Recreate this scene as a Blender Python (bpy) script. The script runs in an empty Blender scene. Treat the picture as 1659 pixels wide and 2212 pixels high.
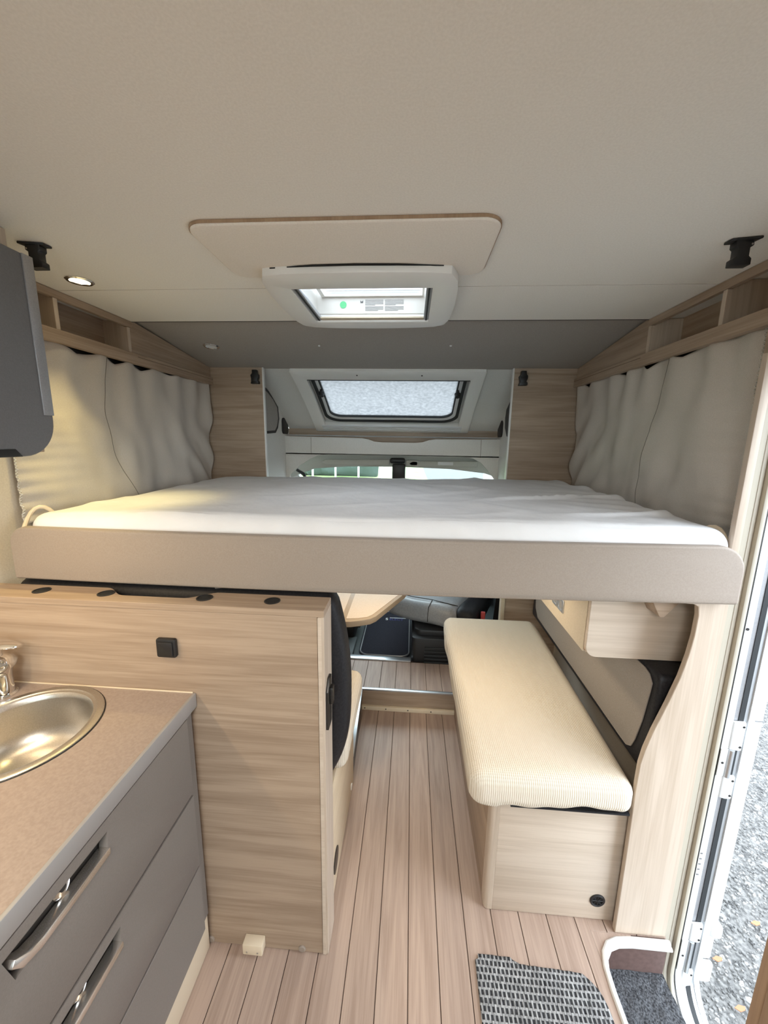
import bpy, bmesh, math, random
from mathutils import Vector, Matrix, noise
random.seed(7)
PI = math.pi
S = bpy.context.scene
COL = S.collection

# ------------------------------------------------------------------ camera
F_PX, CX, CY, CAMH = 835.0, 829.5, 1106.0, 1.58
fw = Vector((61, -156, F_PX)).normalized()                 # depth direction of the van in image axes
dn = Vector((-72, 4450, F_PX)); dn = (dn - fw * dn.dot(fw)).normalized()
rt = dn.cross(fw)
ix = Vector((rt.x, fw.x, -dn.x)); iy = Vector((rt.y, fw.y, -dn.y)); iz = Vector((rt.z, fw.z, -dn.z))
cam = bpy.data.cameras.new('camera'); cam.sensor_fit = 'HORIZONTAL'; cam.sensor_width = 36
cam.lens = 36 * F_PX / 1659; cam.clip_start = 0.02; cam.clip_end = 300
camo = bpy.data.objects.new('camera', cam); COL.objects.link(camo)
m = Matrix.Identity(4)
for r in range(3):
    m[r][0] = ix[r]; m[r][1] = -iy[r]; m[r][2] = -iz[r]
m[2][3] = CAMH
camo.matrix_world = m
S.camera = camo
# ------------------------------------------------------------------ view, sky, lights
S.view_settings.view_transform = 'Standard'; S.view_settings.look = 'None'
S.view_settings.gamma = 1; S.view_settings.use_curve_mapping = False
S.view_settings.exposure = 1.0
W = bpy.data.worlds.new('overcast'); S.world = W; W.use_nodes = True
wn = W.node_tree.nodes; wn['Background'].inputs[0].default_value = (0.82, 0.91, 1.0, 1)
wn['Background'].inputs[1].default_value = 4.0

def area(name, loc, size, power, col, rot=(0, 0, 0), sy=None, spread=PI):
    l = bpy.data.lights.new(name, 'AREA'); l.energy = power; l.color = col; l.size = size; l.spread = spread
    if sy: l.shape = 'RECTANGLE'; l.size_y = sy
    o = bpy.data.objects.new(name, l); COL.objects.link(o); o.location = loc; o.rotation_euler = rot
    return o
WARM = (1.0, 0.79, 0.52)
NEUT = (1.0, 0.95, 0.89)
# unseen fill lamp added behind the camera (its housing is built further down)
area('added_fill_light', (-0.10, -0.75, 1.985), 0.5, 13, NEUT, sy=0.5)

# ------------------------------------------------------------------ helpers
def mat(name, col, rough=0.5, metal=0.0, spec=0.5, **kw):
    M = bpy.data.materials.new(name); M.use_nodes = True
    b = M.node_tree.nodes['Principled BSDF']
    b.inputs['Base Color'].default_value = (*col, 1); b.inputs['Roughness'].default_value = rough
    b.inputs['Metallic'].default_value = metal; b.inputs['Specular IOR Level'].default_value = spec
    for k, v in kw.items():
        b.inputs[k].default_value = v
    return M

def tex_base(M, scale=(1, 1, 1)):
    nt = M.node_tree; N = nt.nodes; L = nt.links
    tc = N.new('ShaderNodeTexCoord'); mp = N.new('ShaderNodeMapping'); mp.inputs['Scale'].default_value = scale
    L.new(tc.outputs['Object'], mp.inputs['Vector'])
    return nt, N, L, mp

def speckle(name, c1, c2, scale, rough=0.6, bump=0.05, metal=0.0, spec=0.4, dist=0.002, detail=4, sc3=(1, 1, 1), lo=0.35, hi=0.65):
    M = mat(name, c1, rough, metal, spec)
    nt, N, L, mp = tex_base(M, sc3)
    nz = N.new('ShaderNodeTexNoise'); nz.inputs['Scale'].default_value = scale; nz.inputs['Detail'].default_value = detail
    L.new(mp.outputs[0], nz.inputs['Vector'])
    rp = N.new('ShaderNodeValToRGB'); rp.color_ramp.elements[0].color = (*c1, 1); rp.color_ramp.elements[1].color = (*c2, 1)
    rp.color_ramp.elements[0].position = lo; rp.color_ramp.elements[1].position = hi
    L.new(nz.outputs['Fac'], rp.inputs[0])
    b = N['Principled BSDF']; L.new(rp.outputs[0], b.inputs['Base Color'])
    if bump:
        bp = N.new('ShaderNodeBump'); bp.inputs['Strength'].default_value = bump; bp.inputs['Distance'].default_value = dist
        L.new(nz.outputs['Fac'], bp.inputs['Height']); L.new(bp.outputs[0], b.inputs['Normal'])
    return M

def wood(name, light, dark, axis='x', rough=0.45, k=1.0):
    """fine straight grain along the axis, with broad soft figure"""
    M = mat(name, light, rough, 0, 0.35)
    nt, N, L, mp = tex_base(M)
    oi = N.new('ShaderNodeObjectInfo'); ad = N.new('ShaderNodeVectorMath'); ad.operation = 'ADD'
    cm = N.new('ShaderNodeCombineXYZ'); ml = N.new('ShaderNodeMath'); ml.operation = 'MULTIPLY'; ml.inputs[1].default_value = 7.3
    L.new(oi.outputs['Random'], ml.inputs[0])
    for i in range(3): L.new(ml.outputs[0], cm.inputs[i])
    tc = mp.inputs['Vector'].links[0].from_socket
    L.new(tc, ad.inputs[0]); L.new(cm.outputs[0], ad.inputs[1]); L.new(ad.outputs[0], mp.inputs['Vector'])
    s1 = {'x': (1.6, 26, 26), 'y': (26, 1.6, 26), 'z': (26, 26, 1.6)}[axis]
    s2 = {'x': (5, 210, 210), 'y': (210, 5, 210), 'z': (210, 210, 5)}[axis]
    mp.inputs['Scale'].default_value = tuple(v * k for v in s1)
    mp2 = N.new('ShaderNodeMapping'); mp2.inputs['Scale'].default_value = tuple(v * k for v in s2)
    L.new(ad.outputs[0], mp2.inputs['Vector'])
    n1 = N.new('ShaderNodeTexNoise'); n1.inputs['Scale'].default_value = 1; n1.inputs['Detail'].default_value = 5
    n1.inputs['Distortion'].default_value = 0.9
    n2 = N.new('ShaderNodeTexNoise'); n2.inputs['Scale'].default_value = 1; n2.inputs['Detail'].default_value = 3
    L.new(mp.outputs[0], n1.inputs['Vector']); L.new(mp2.outputs[0], n2.inputs['Vector'])
    mx = N.new('ShaderNodeMath'); mx.operation = 'MULTIPLY_ADD'; mx.inputs[1].default_value = 0.35
    L.new(n2.outputs['Fac'], mx.inputs[0])
    m3 = N.new('ShaderNodeMath'); m3.operation = 'MULTIPLY'; m3.inputs[1].default_value = 0.65
    L.new(n1.outputs['Fac'], m3.inputs[0]); L.new(m3.outputs[0], mx.inputs[2])
    rp = N.new('ShaderNodeValToRGB')
    rp.color_ramp.elements[0].position = 0.36; rp.color_ramp.elements[0].color = (*dark, 1)
    rp.color_ramp.elements[1].position = 0.60; rp.color_ramp.elements[1].color = (*light, 1)
    L.new(mx.outputs[0], rp.inputs[0]); b = N['Principled BSDF']; L.new(rp.outputs[0], b.inputs['Base Color'])
    bp = N.new('ShaderNodeBump'); bp.inputs['Strength'].default_value = 0.06; bp.inputs['Distance'].default_value = 0.001
    L.new(mx.outputs[0], bp.inputs['Height']); L.new(bp.outputs[0], b.inputs['Normal'])
    return M

WL, WD = (0.435, 0.332, 0.245), (0.305, 0.222, 0.158)
M_woodx = wood('ash wood, grain across', WL, WD, 'x')
M_woody = wood('ash wood, grain along', WL, WD, 'y')
M_woodz = wood('ash wood, grain upright', (0.59, 0.495, 0.405), (0.47, 0.38, 0.295), 'z')
M_woodp = wood('pale ash wood, grain across', (0.64, 0.545, 0.45), (0.53, 0.44, 0.35), 'x')
M_cream = wood('cream maple laminate', (0.75, 0.63, 0.46), (0.67, 0.55, 0.39), 'y')
M_edge = mat('cream edge banding', (0.74, 0.63, 0.47), 0.45)
M_floor = wood('brown plank vinyl', (0.475, 0.36, 0.295), (0.35, 0.255, 0.205), 'y', 0.42, 1.3)
M_floorb = mat('dark seam', (0.06, 0.035, 0.025), 0.8)
M_ceil = speckle('pale beige ceiling fabric', (0.80, 0.775, 0.715), (0.85, 0.825, 0.765), 260, 0.85, 0.08)
M_pad = speckle('cream ceiling cover', (0.78, 0.725, 0.645), (0.83, 0.775, 0.695), 260, 0.8, 0.06)
M_soffit = speckle('grey taupe lining', (0.34, 0.312, 0.283), (0.38, 0.352, 0.32), 240, 0.8, 0.06)
M_wall = speckle('cream wall lining', (0.60, 0.54, 0.45), (0.66, 0.60, 0.50), 200, 0.7, 0.04)
M_alc = speckle('off white alcove lining', (0.66, 0.645, 0.61), (0.71, 0.695, 0.66), 240, 0.75, 0.05)
M_white = mat('white plastic', (0.80, 0.79, 0.76), 0.35)
M_whitem = mat('white coated aluminium', (0.70, 0.72, 0.73), 0.3)
M_alu = mat('aluminium', (0.62, 0.64, 0.66), 0.32, 0.85)
M_alub = speckle('brushed grey strip', (0.34, 0.34, 0.35), (0.38, 0.38, 0.39), 300, 0.38, 0.02, 0.5)
M_chrome = mat('chrome', (0.80, 0.80, 0.80), 0.08, 1.0)
M_steel = speckle('brushed steel', (0.52, 0.49, 0.44), (0.60, 0.57, 0.52), 400, 0.34, 0.03, 0.95)
M_black = mat('black plastic', (0.012, 0.012, 0.013), 0.45)
M_rubber = mat('black rubber', (0.02, 0.022, 0.024), 0.65)
M_dark = mat('dark charcoal metal', (0.05, 0.047, 0.044), 0.35, 0.6)
M_hole = mat('unlit hollow', (0.01, 0.01, 0.01), 0.9)
M_grey = speckle('grey lacquer', (0.205, 0.185, 0.170), (0.225, 0.203, 0.187), 350, 0.38, 0.03)
M_greyo = speckle('slate grey lacquer', (0.150, 0.150, 0.155), (0.168, 0.168, 0.173), 350, 0.42, 0.03)
M_top = speckle('taupe worktop laminate', (0.32, 0.255, 0.218), (0.37, 0.30, 0.258), 160, 0.42, 0.05)
M_beige = speckle('taupe beige padded vinyl', (0.315, 0.262, 0.22), (0.345, 0.29, 0.243), 300, 0.55, 0.05)
M_consol = speckle('beige laminate', (0.56, 0.48, 0.36), (0.60, 0.52, 0.40), 200, 0.6, 0.03)
M_insert = speckle('grey beige fabric panel', (0.27, 0.235, 0.20), (0.33, 0.29, 0.25), 420, 0.8, 0.1)
M_leather = speckle('black leather', (0.012, 0.012, 0.014), (0.02, 0.02, 0.023), 160, 0.5, 0.25, 0, 0.25)
M_silver = speckle('silver grey seat leather', (0.26, 0.27, 0.28), (0.31, 0.32, 0.33), 90, 0.32, 0.12)
M_sheet = speckle('white cotton sheet', (0.80, 0.80, 0.81), (0.84, 0.84, 0.85), 9, 0.85, 0.45, 0, 0.2, 0.014, 5)
M_curt = speckle('greige blackout fabric', (0.53, 0.488, 0.435), (0.59, 0.545, 0.49), 420, 0.85, 0.12, 0, 0.2)
M_stitch = mat('white stitching', (0.80, 0.80, 0.76), 0.7)
M_seamc = mat('dark seam thread', (0.17, 0.155, 0.13), 0.8)
M_carpet = speckle('dark grey needle felt', (0.035, 0.036, 0.04), (0.13, 0.135, 0.145), 170, 0.95, 0.8, 0, 0.1, 0.006, 3)
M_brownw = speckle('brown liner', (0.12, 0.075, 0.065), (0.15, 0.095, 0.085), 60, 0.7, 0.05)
M_cabmat = speckle('black velour', (0.008, 0.008, 0.014), (0.016, 0.016, 0.024), 260, 0.95, 0.4)
M_cabgr = mat('dark green grey cab liner', (0.055, 0.065, 0.065), 0.6)
M_head = speckle('grey green headliner', (0.50, 0.51, 0.47), (0.55, 0.56, 0.52), 200, 0.8, 0.04)
M_green = mat('green sticker', (0.10, 0.48, 0.20), 0.5)
M_print = mat('grey print', (0.20, 0.20, 0.20), 0.7)
M_shaft = mat('cream white plastic', (0.60, 0.575, 0.53), 0.5)
M_printd = mat('dark print', (0.10, 0.10, 0.10), 0.7)
M_red = mat('red buckle plastic', (0.55, 0.09, 0.09), 0.4)
M_blue = mat('dark blue print', (0.03, 0.035, 0.16), 0.7)
M_table = speckle('tan table laminate', (0.52, 0.39, 0.25), (0.56, 0.43, 0.285), 180, 0.45, 0.02)
M_wardr = wood('tan wood, grain upright', (0.40, 0.27, 0.17), (0.30, 0.19, 0.115), 'z')
M_grass = speckle('short grass', (0.16, 0.25, 0.08), (0.30, 0.42, 0.16), 1.2, 0.9, 0.0)
M_gravelb = speckle('fine grit', (0.07, 0.07, 0.07), (0.20, 0.197, 0.19), 55, 0.9, 0.8, 0, 0.2, 0.01, 6)
M_stone = speckle('pale limestone chips', (0.075, 0.075, 0.075), (0.29, 0.286, 0.278), 22, 0.85, 0.1)
M_leaf = mat('dry orange leaf', (0.34, 0.15, 0.075), 0.8)

def waffle():
    M = mat('cream waffle stretch fabric', (0.78, 0.69, 0.55), 0.9, 0, 0.15)
    nt, N, L, mp = tex_base(M)
    outs = []
    for d in ('X', 'Y'):
        w = N.new('ShaderNodeTexWave'); w.bands_direction = d; w.wave_type = 'BANDS'
        w.inputs['Scale'].default_value = 50; w.inputs['Distortion'].default_value = 0.35; w.inputs['Detail'].default_value = 0
        L.new(mp.outputs[0], w.inputs['Vector']); outs.append(w.outputs['Fac'])
    mx = N.new('ShaderNodeMath'); mx.operation = 'MULTIPLY'; mx.inputs[1].default_value = 0.55
    L.new(outs[1], mx.inputs[0])
    ad = N.new('ShaderNodeMath'); ad.operation = 'ADD'; L.new(outs[0], ad.inputs[0]); L.new(mx.outputs[0], ad.inputs[1])
    rp = N.new('ShaderNodeValToRGB'); rp.color_ramp.elements[0].color = (0.66, 0.575, 0.455, 1); rp.color_ramp.elements[1].color = (0.76, 0.69, 0.58, 1)
    rp.color_ramp.elements[0].position = 0.05; rp.color_ramp.elements[1].position = 0.7
    L.new(ad.outputs[0], rp.inputs[0]); b = N['Principled BSDF']; L.new(rp.outputs[0], b.inputs['Base Color'])
    bp = N.new('ShaderNodeBump'); bp.inputs['Strength'].default_value = 0.5; bp.inputs['Distance'].default_value = 0.002
    L.new(ad.outputs[0], bp.inputs['Height']); L.new(bp.outputs[0], b.inputs['Normal'])
    return M
M_waffle = waffle()
M_strip = mat('satin grey edge strip', (0.40, 0.395, 0.39), 0.35, 0.2)
M_hand = mat('satin nickel', (0.78, 0.75, 0.71), 0.24, 0.9)
M_frame = mat('olive beige frame', (0.47, 0.43, 0.35), 0.5)
M_framel = mat('light olive beige frame', (0.53, 0.49, 0.41), 0.5)

def woven():
    M = mat('grey woven mat yarn', (0.3, 0.3, 0.3), 0.9, 0, 0.2)
    nt, N, L, mp = tex_base(M)
    br = N.new('ShaderNodeTexBrick'); br.inputs['Scale'].default_value = 1
    br.inputs['Brick Width'].default_value = 0.0125; br.inputs['Row Height'].default_value = 0.0165
    br.inputs['Mortar Size'].default_value = 0.0034; br.inputs['Mortar Smooth'].default_value = 0.35
    br.inputs['Color1'].default_value = (0.035, 0.036, 0.04, 1); br.inputs['Color2'].default_value = (0.05, 0.052, 0.056, 1)
    br.inputs['Mortar'].default_value = (0.34, 0.345, 0.35, 1)
    L.new(mp.outputs[0], br.inputs['Vector'])
    nz = N.new('ShaderNodeTexNoise'); nz.inputs['Scale'].default_value = 1; nz.inputs['Detail'].default_value = 2
    m2 = N.new('ShaderNodeMapping'); m2.inputs['Scale'].default_value = (520, 60, 60)
    L.new(mp.inputs['Vector'].links[0].from_socket, m2.inputs['Vector']); L.new(m2.outputs[0], nz.inputs['Vector'])
    rp = N.new('ShaderNodeValToRGB'); rp.color_ramp.elements[0].color = (0.25, 0.25, 0.25, 1); rp.color_ramp.elements[1].color = (1.5, 1.5, 1.5, 1)
    rp.color_ramp.elements[0].position = 0.3; rp.color_ramp.elements[1].position = 0.7
    L.new(nz.outputs['Fac'], rp.inputs[0])
    mx = N.new('ShaderNodeMix'); mx.data_type = 'RGBA'; mx.blend_type = 'MULTIPLY'; mx.inputs['Factor'].default_value = 1
    L.new(br.outputs['Color'], mx.inputs['A']); L.new(rp.outputs[0], mx.inputs['B'])
    b = N['Principled BSDF']; L.new(mx.outputs['Result'], b.inputs['Base Color'])
    bp = N.new('ShaderNodeBump'); bp.inputs['Strength'].default_value = 0.8; bp.inputs['Distance'].default_value = 0.004
    L.new(br.outputs['Fac'], bp.inputs['Height']); L.new(bp.outputs[0], b.inputs['Normal'])
    return M
M_woven = woven()

def glassy(name, col, transp, rough=0.05, tl=None):
    """thin pane: part see-through, part gloss, optionally part milky"""
    M = bpy.data.materials.new(name); M.use_nodes = True
    nt = M.node_tree; N = nt.nodes; L = nt.links; N.clear()
    out = N.new('ShaderNodeOutputMaterial'); tr = N.new('ShaderNodeBsdfTransparent'); tr.inputs[0].default_value = (*col, 1)
    if tl:
        df = N.new('ShaderNodeBsdfTranslucent'); df.inputs[0].default_value = (*tl, 1)
    else:
        df = N.new('ShaderNodeBsdfGlossy'); df.inputs[0].default_value = (*col, 1); df.inputs['Roughness'].default_value = rough
    mx = N.new('ShaderNodeMixShader'); mx.inputs[0].default_value = 1 - transp
    L.new(tr.outputs[0], mx.inputs[1]); L.new(df.outputs[0], mx.inputs[2]); L.new(mx.outputs[0], out.inputs[0])
    return M
M_glass = glassy('clear glass', (0.92, 0.97, 0.96), 0.93)
M_opal = glassy('milky acrylic dome', (0.95, 0.97, 1.0), 0.05, tl=(0.55, 0.57, 0.59))
M_dglass = mat('dark tinted window', (0.008, 0.009, 0.011), 0.1)

def frosted():
    M = glassy('fogged acrylic pane', (0.90, 0.92, 0.94), 0.05, tl=(0.5, 0.5, 0.5))
    nt = M.node_tree; N = nt.nodes; L = nt.links
    tc = N.new('ShaderNodeTexCoord'); nz = N.new('ShaderNodeTexNoise'); nz.inputs['Scale'].default_value = 55; nz.inputs['Detail'].default_value = 9
    L.new(tc.outputs['Object'], nz.inputs['Vector'])
    rp = N.new('ShaderNodeValToRGB'); rp.color_ramp.elements[0].position = 0.3; rp.color_ramp.elements[1].position = 0.7
    rp.color_ramp.elements[0].color = (0.24, 0.245, 0.245, 1); rp.color_ramp.elements[1].color = (0.34, 0.345, 0.345, 1)
    L.new(nz.outputs['Fac'], rp.inputs[0])
    for n in N:
        if n.type == 'BSDF_TRANSLUCENT': L.new(rp.outputs[0], n.inputs[0])
    return M
M_frost = frosted()

def emis(name, col, st):
    M = bpy.data.materials.new(name); M.use_nodes = True
    b = M.node_tree.nodes['Principled BSDF']; b.inputs['Base Color'].default_value = (*col, 1)
    b.inputs['Emission Color'].default_value = (*col, 1); b.inputs['Emission Strength'].default_value = st
    return M

# ---- bmesh shapes
def NB(): return bmesh.new()
def merge(dst, src):
    me = bpy.data.meshes.new('t'); src.to_mesh(me); dst.from_mesh(me); bpy.data.meshes.remove(me); src.free(); return dst
def bev(b, w, seg=2):
    if w > 0:
        bmesh.ops.bevel(b, geom=[e for e in b.edges if e.calc_face_angle(0) > 0.5], offset=w, segments=seg, profile=0.5, affect='EDGES', clamp_overlap=True)
    return b
def box(x0, x1, y0, y1, z0, z1, w=0.0, seg=2, bm=None):
    b = bmesh.new()
    vs = [b.verts.new((x, y, z)) for x in (x0, x1) for y in (y0, y1) for z in (z0, z1)]
    for f in ((0, 1, 3, 2), (4, 6, 7, 5), (0, 4, 5, 1), (2, 3, 7, 6), (0, 2, 6, 4), (1, 5, 7, 3)):
        b.faces.new([vs[i] for i in f])
    bmesh.ops.recalc_face_normals(b, faces=b.faces[:])
    bev(b, w, seg)
    return merge(bm, b) if bm is not None else b
def P3(axis, u, v, a):
    return {'x': (a, u, v), 'y': (u, a, v), 'z': (u, v, a)}[axis]
def prism(pts, axis, a0, a1, w=0.0, seg=2, bm=None, fn=None):
    b = bmesh.new(); n = len(pts); fn = fn or (lambda p: p)
    A = [b.verts.new(fn(P3(axis, u, v, a0))) for u, v in pts]; B = [b.verts.new(fn(P3(axis, u, v, a1))) for u, v in pts]
    b.faces.new(A); b.faces.new(B[::-1])
    for i in range(n): b.faces.new((A[i], B[i], B[(i + 1) % n], A[(i + 1) % n]))
    bmesh.ops.recalc_face_normals(b, faces=b.faces[:])
    bev(b, w, seg)
    return merge(bm, b) if bm is not None else b
def rrect(u0, u1, v0, v1, r, seg=6, sub=1):
    """rounded rectangle, ccw from bottom-left; r a number or (bl, br, tr, tl)"""
    rr = r if isinstance(r, (tuple, list)) else (r,) * 4
    cs = [(u0 + rr[0], v0 + rr[0], PI, rr[0]), (u1 - rr[1], v0 + rr[1], 1.5 * PI, rr[1]), (u1 - rr[2], v1 - rr[2], 0, rr[2]), (u0 + rr[3], v1 - rr[3], 0.5 * PI, rr[3])]
    out = []
    for k, (cu, cv, a, q) in enumerate(cs):
        out += [(cu + q * math.cos(a + i / seg * PI / 2), cv + q * math.sin(a + i / seg * PI / 2)) for i in range(seg + 1)]
        nu, nv, na, nq = cs[(k + 1) % 4]
        e = (nu + nq * math.cos(na), nv + nq * math.sin(na)); s = out[-1]
        for j in range(1, sub): out.append((s[0] + (e[0] - s[0]) * j / sub, s[1] + (e[1] - s[1]) * j / sub))
    return out
def ring(outer, inner, axis, a0, a1, bm=None, fn=None, w=0.0):
    b = bmesh.new(); n = len(outer); fn = fn or (lambda p: p)
    def V(pts, a): return [b.verts.new(fn(P3(axis, u, v, a))) for u, v in pts]
    O0, O1, I0, I1 = V(outer, a0), V(outer, a1), V(inner, a0), V(inner, a1)
    for i in range(n):
        j = (i + 1) % n
        for q in ((O0[i], O0[j], O1[j], O1[i]), (I0[i], I1[i], I1[j], I0[j]), (O0[i], I0[i], I0[j], O0[j]), (O1[i], O1[j], I1[j], I1[i])): b.faces.new(q)
    bmesh.ops.recalc_face_normals(b, faces=b.faces[:])
    bev(b, w)
    return merge(bm, b) if bm is not None else b
def tube(path, r, n=8, bm=None, closed=False):
    b = bmesh.new(); path = [Vector(p) for p in path]; N = len(path); rings = []
    up = Vector((0.31, 0.17, 0.93)).normalized()
    for i, p in enumerate(path):
        a = path[i - 1] if (i or closed) else p; c = path[(i + 1) % N] if (i < N - 1 or closed) else p
        t = (c - a).normalized(); s = t.cross(up).normalized(); q = s.cross(t)
        rr = r[i] if isinstance(r, (list, tuple)) else r
        rings.append([b.verts.new(p + rr * (s * math.cos(2 * PI * k / n) + q * math.sin(2 * PI * k / n))) for k in range(n)])
    for i in range(N if closed else N - 1):
        A, B = rings[i], rings[(i + 1) % N]
        for k in range(n): b.faces.new((A[k], A[(k + 1) % n], B[(k + 1) % n], B[k]))
    if not closed: b.faces.new(rings[0]); b.faces.new(rings[-1][::-1])
    bmesh.ops.recalc_face_normals(b, faces=b.faces[:])
    return merge(bm, b) if bm is not None else b
def lathe(prof, c, n=40, axis='z', bm=None, fn=None):
    """prof: (radius, height) pairs about the axis through c"""
    b = bmesh.new(); R = []
    for r, h in prof:
        row = []
        for k in range(n):
            a = 2 * PI * k / n; u, v = r * math.cos(a), r * math.sin(a)
            p = Vector(P3(axis, u, v, h)) + Vector(c)
            row.append(b.verts.new(fn(p) if fn else p))
        R.append(row)
    for i in range(len(R) - 1):
        for k in range(n): b.faces.new((R[i][k], R[i][(k + 1) % n], R[i + 1][(k + 1) % n], R[i + 1][k]))
    bmesh.ops.remove_doubles(b, verts=b.verts[:], dist=1e-6)
    for e in [e for e in b.edges if e.is_boundary]: pass
    bmesh.ops.holes_fill(b, edges=[e for e in b.edges if e.is_boundary], sides=0)
    bmesh.ops.recalc_face_normals(b, faces=b.faces[:])
    return merge(bm, b) if bm is not None else b
def grid(fn, nu, nv, bm=None):
    b = bmesh.new()
    V = [[b.verts.new(fn(i / nu, j / nv)) for j in range(nv + 1)] for i in range(nu + 1)]
    for i in range(nu):
        for j in range(nv): b.faces.new((V[i][j], V[i + 1][j], V[i + 1][j + 1], V[i][j + 1]))
    bmesh.ops.recalc_face_normals(b, faces=b.faces[:])
    return merge(bm, b) if bm is not None else b
def cushion(x0, x1, y0, y1, z0, z1, r, crown=0.0, n=26, puff=None):
    """soft block: rounded box subdivided, with crowned top"""
    b = bmesh.new(); bmesh.ops.create_cube(b, size=2)
    bmesh.ops.subdivide_edges(b, edges=b.edges[:], cuts=n, use_grid_fill=True)
    cx, cy, cz = (x0 + x1) / 2, (y0 + y1) / 2, (z0 + z1) / 2; hx, hy, hz = (x1 - x0) / 2, (y1 - y0) / 2, (z1 - z0) / 2
    r = min(r, hx, hy, hz)
    for v in b.verts:
        # spread samples towards the rim so that the rounding is smooth
        q = []
        for c, h in zip(v.co, (hx, hy, hz)):
            s = math.sin(c * PI / 2) * 0.6 + c * 0.4
            q.append(s * h)
        p = Vector(q); core = Vector((max(-hx + r, min(hx - r, p.x)), max(-hy + r, min(hy - r, p.y)), max(-hz + r, min(hz - r, p.z))))
        d = p - core
        if d.length > 1e-9:
            m_ = max(abs(d.x), abs(d.y), abs(d.z)); p = core + d.normalized() * m_
        if crown and p.z > 0: p.z += crown * (1 - (p.x / hx) ** 2) * (1 - (p.y / hy) ** 2)
        v.co = p + Vector((cx, cy, cz))
        if puff: v.co = puff(v.co)
    bmesh.ops.recalc_face_normals(b, faces=b.faces[:])
    return b

# ---- objects
def wofs(p):
    o = Vector((0, 0, 0))
    while p is not None: o += p.location; p = p.parent
    return o
def obj(name, bm, material, parent=None, smooth=True, label=None, angle=0.6):
    me = bpy.data.meshes.new(name)
    if parent is not None: bmesh.ops.translate(bm, verts=bm.verts[:], vec=-wofs(parent))
    bm.to_mesh(me); bm.free(); me.materials.append(material)
    if smooth:
        me.polygons.foreach_set('use_smooth', [True] * len(me.polygons)); me.set_sharp_from_angle(angle=angle)
    o = bpy.data.objects.new(name, me); COL.objects.link(o)
    if parent is not None: o.parent = parent
    if label: o['label'] = label
    return o
def thing(name, label, cat, loc, group=None):
    o = bpy.data.objects.new(name, None); COL.objects.link(o); o.location = loc; o.empty_display_size = 0.05
    o['label'] = label; o['category'] = cat
    if group: o['group'] = group
    return o
def tag(o, label, cat, group=None):
    o['label'] = label; o['category'] = cat
    if group: o['group'] = group
    return o
def struct(name, bm, material, label=None, parent=None, smooth=True):
    o = obj(name, bm, material, parent, smooth)
    if parent is None: o['kind'] = 'structure'
    if label: o['label'] = label
    return o
def sroot(name, loc=(0, 0, 0), label=None):
    o = bpy.data.objects.new(name, None); COL.objects.link(o); o.location = loc; o['kind'] = 'structure'; o.empty_display_size = 0.05
    if label: o['label'] = label
    return o
def lerp(a, b, t): return a + (b - a) * t
def ip(tab, v):
    for (a, b), (c, d) in zip(tab, tab[1:]):
        if v <= c: return b + (d - b) * max(0, (v - a) / (c - a))
    return tab[-1][1]

XL, XR = -1.215, 0.925          # inner faces of the side walls
ZC = 2.045                      # ceiling
YB = 2.28                       # wooden panels at the head of the bed

# ================================================================== SETTING
# ---- floor: planks over a dark base
SEAM0, PW = -0.060, 0.0932
fl = struct('floor', box(-1.24, 0.62, -2.2, 2.05, -0.05, -0.004), M_floorb, 'brown plank floor of the motorhome living area')
box_r = box(0.62, 0.866, 1.045, 2.05, -0.05, -0.004); struct('floor_base', box_r, M_floorb, None, fl)
struct('floor_base', box(0.62, 0.93, -2.2, 0.54, -0.05, -0.004), M_floorb, None, fl)
for k in range(-7, 10):
    a = SEAM0 + k * PW + 0.0012; b_ = SEAM0 + (k + 1) * PW - 0.0012
    for (x0, x1, y0, y1) in (((a, min(b_, 0.632), -0.7, 2.036),) if a < 0.632 else ()) + (((max(a, 0.632), min(b_, 0.90), 1.045, 2.036),) if b_ > 0.64 else ()):
        if x1 - x0 > 0.012: obj('plank', box(x0, x1, y0, y1, -0.004, 0.0, 0.0008, 1), M_floor, fl)
# raised floor in front of the cab
ZR = 0.132
rf = sroot('floor_raised', (0, 2.04, 0), 'raised plank floor one step up in front of the cab')
obj('step_riser', box(-0.30, 0.36, 2.040, 2.056, 0.028, ZR - 0.004, 0.001), M_woodx, rf, label='wooden riser of the low step')
obj('riser_ledge', box(-0.26, 0.36, 2.026, 2.056, 0.0, 0.026, 0.003), M_edge, rf, label='cream ledge screwed along the foot of the riser')
for x in (-0.235, -0.11, 0.02, 0.155):
    obj('screw', lathe([(0.0, -0.0005), (0.004, -0.0005), (0.004, 0.0005), (0, 0.0005)], (x, 2.0256, 0.014), 10, 'y'), M_dark, rf)
obj('floor_base', box(-1.2, 0.9, 2.056, 2.36, 0.0, ZR - 0.0045), M_floorb, rf)
for k in range(-10, 9):
    a = SEAM0 + k * PW + 0.0012; b_ = a + PW - 0.0024
    if b_ < 0.9: obj('plank', box(max(a, -1.0), b_, 2.046, 2.338, ZR - 0.0045, ZR, 0.0008, 1), M_floor, rf)
obj('step_trim', box(-0.262, 0.36, 2.030, 2.050, ZR - 0.006, ZR + 0.004, 0.002), M_alu, rf, label='aluminium edge trim along the step')
# podium under the left seat group
pod = sroot('floor_podium', (-0.25, 1.55, 0), 'low podium beside the aisle with metal edge trim')
obj('podium_body', box(-1.2, -0.256, 1.60, 2.04, 0.0, ZR - 0.004), M_cream, pod)
obj('edge_trim', prism([(-0.275, 2.03), (-0.249, 2.03), (-0.230, 1.55), (-0.256, 1.55)], 'z', ZR - 0.012, ZR + 0.004, 0.002), M_alu, pod)
obj('podium_side', prism([(-0.262, 2.03), (-0.252, 2.03), (-0.235, 1.55), (-0.245, 1.55)], 'z', 0, ZR - 0.012), M_dark, pod)

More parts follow.
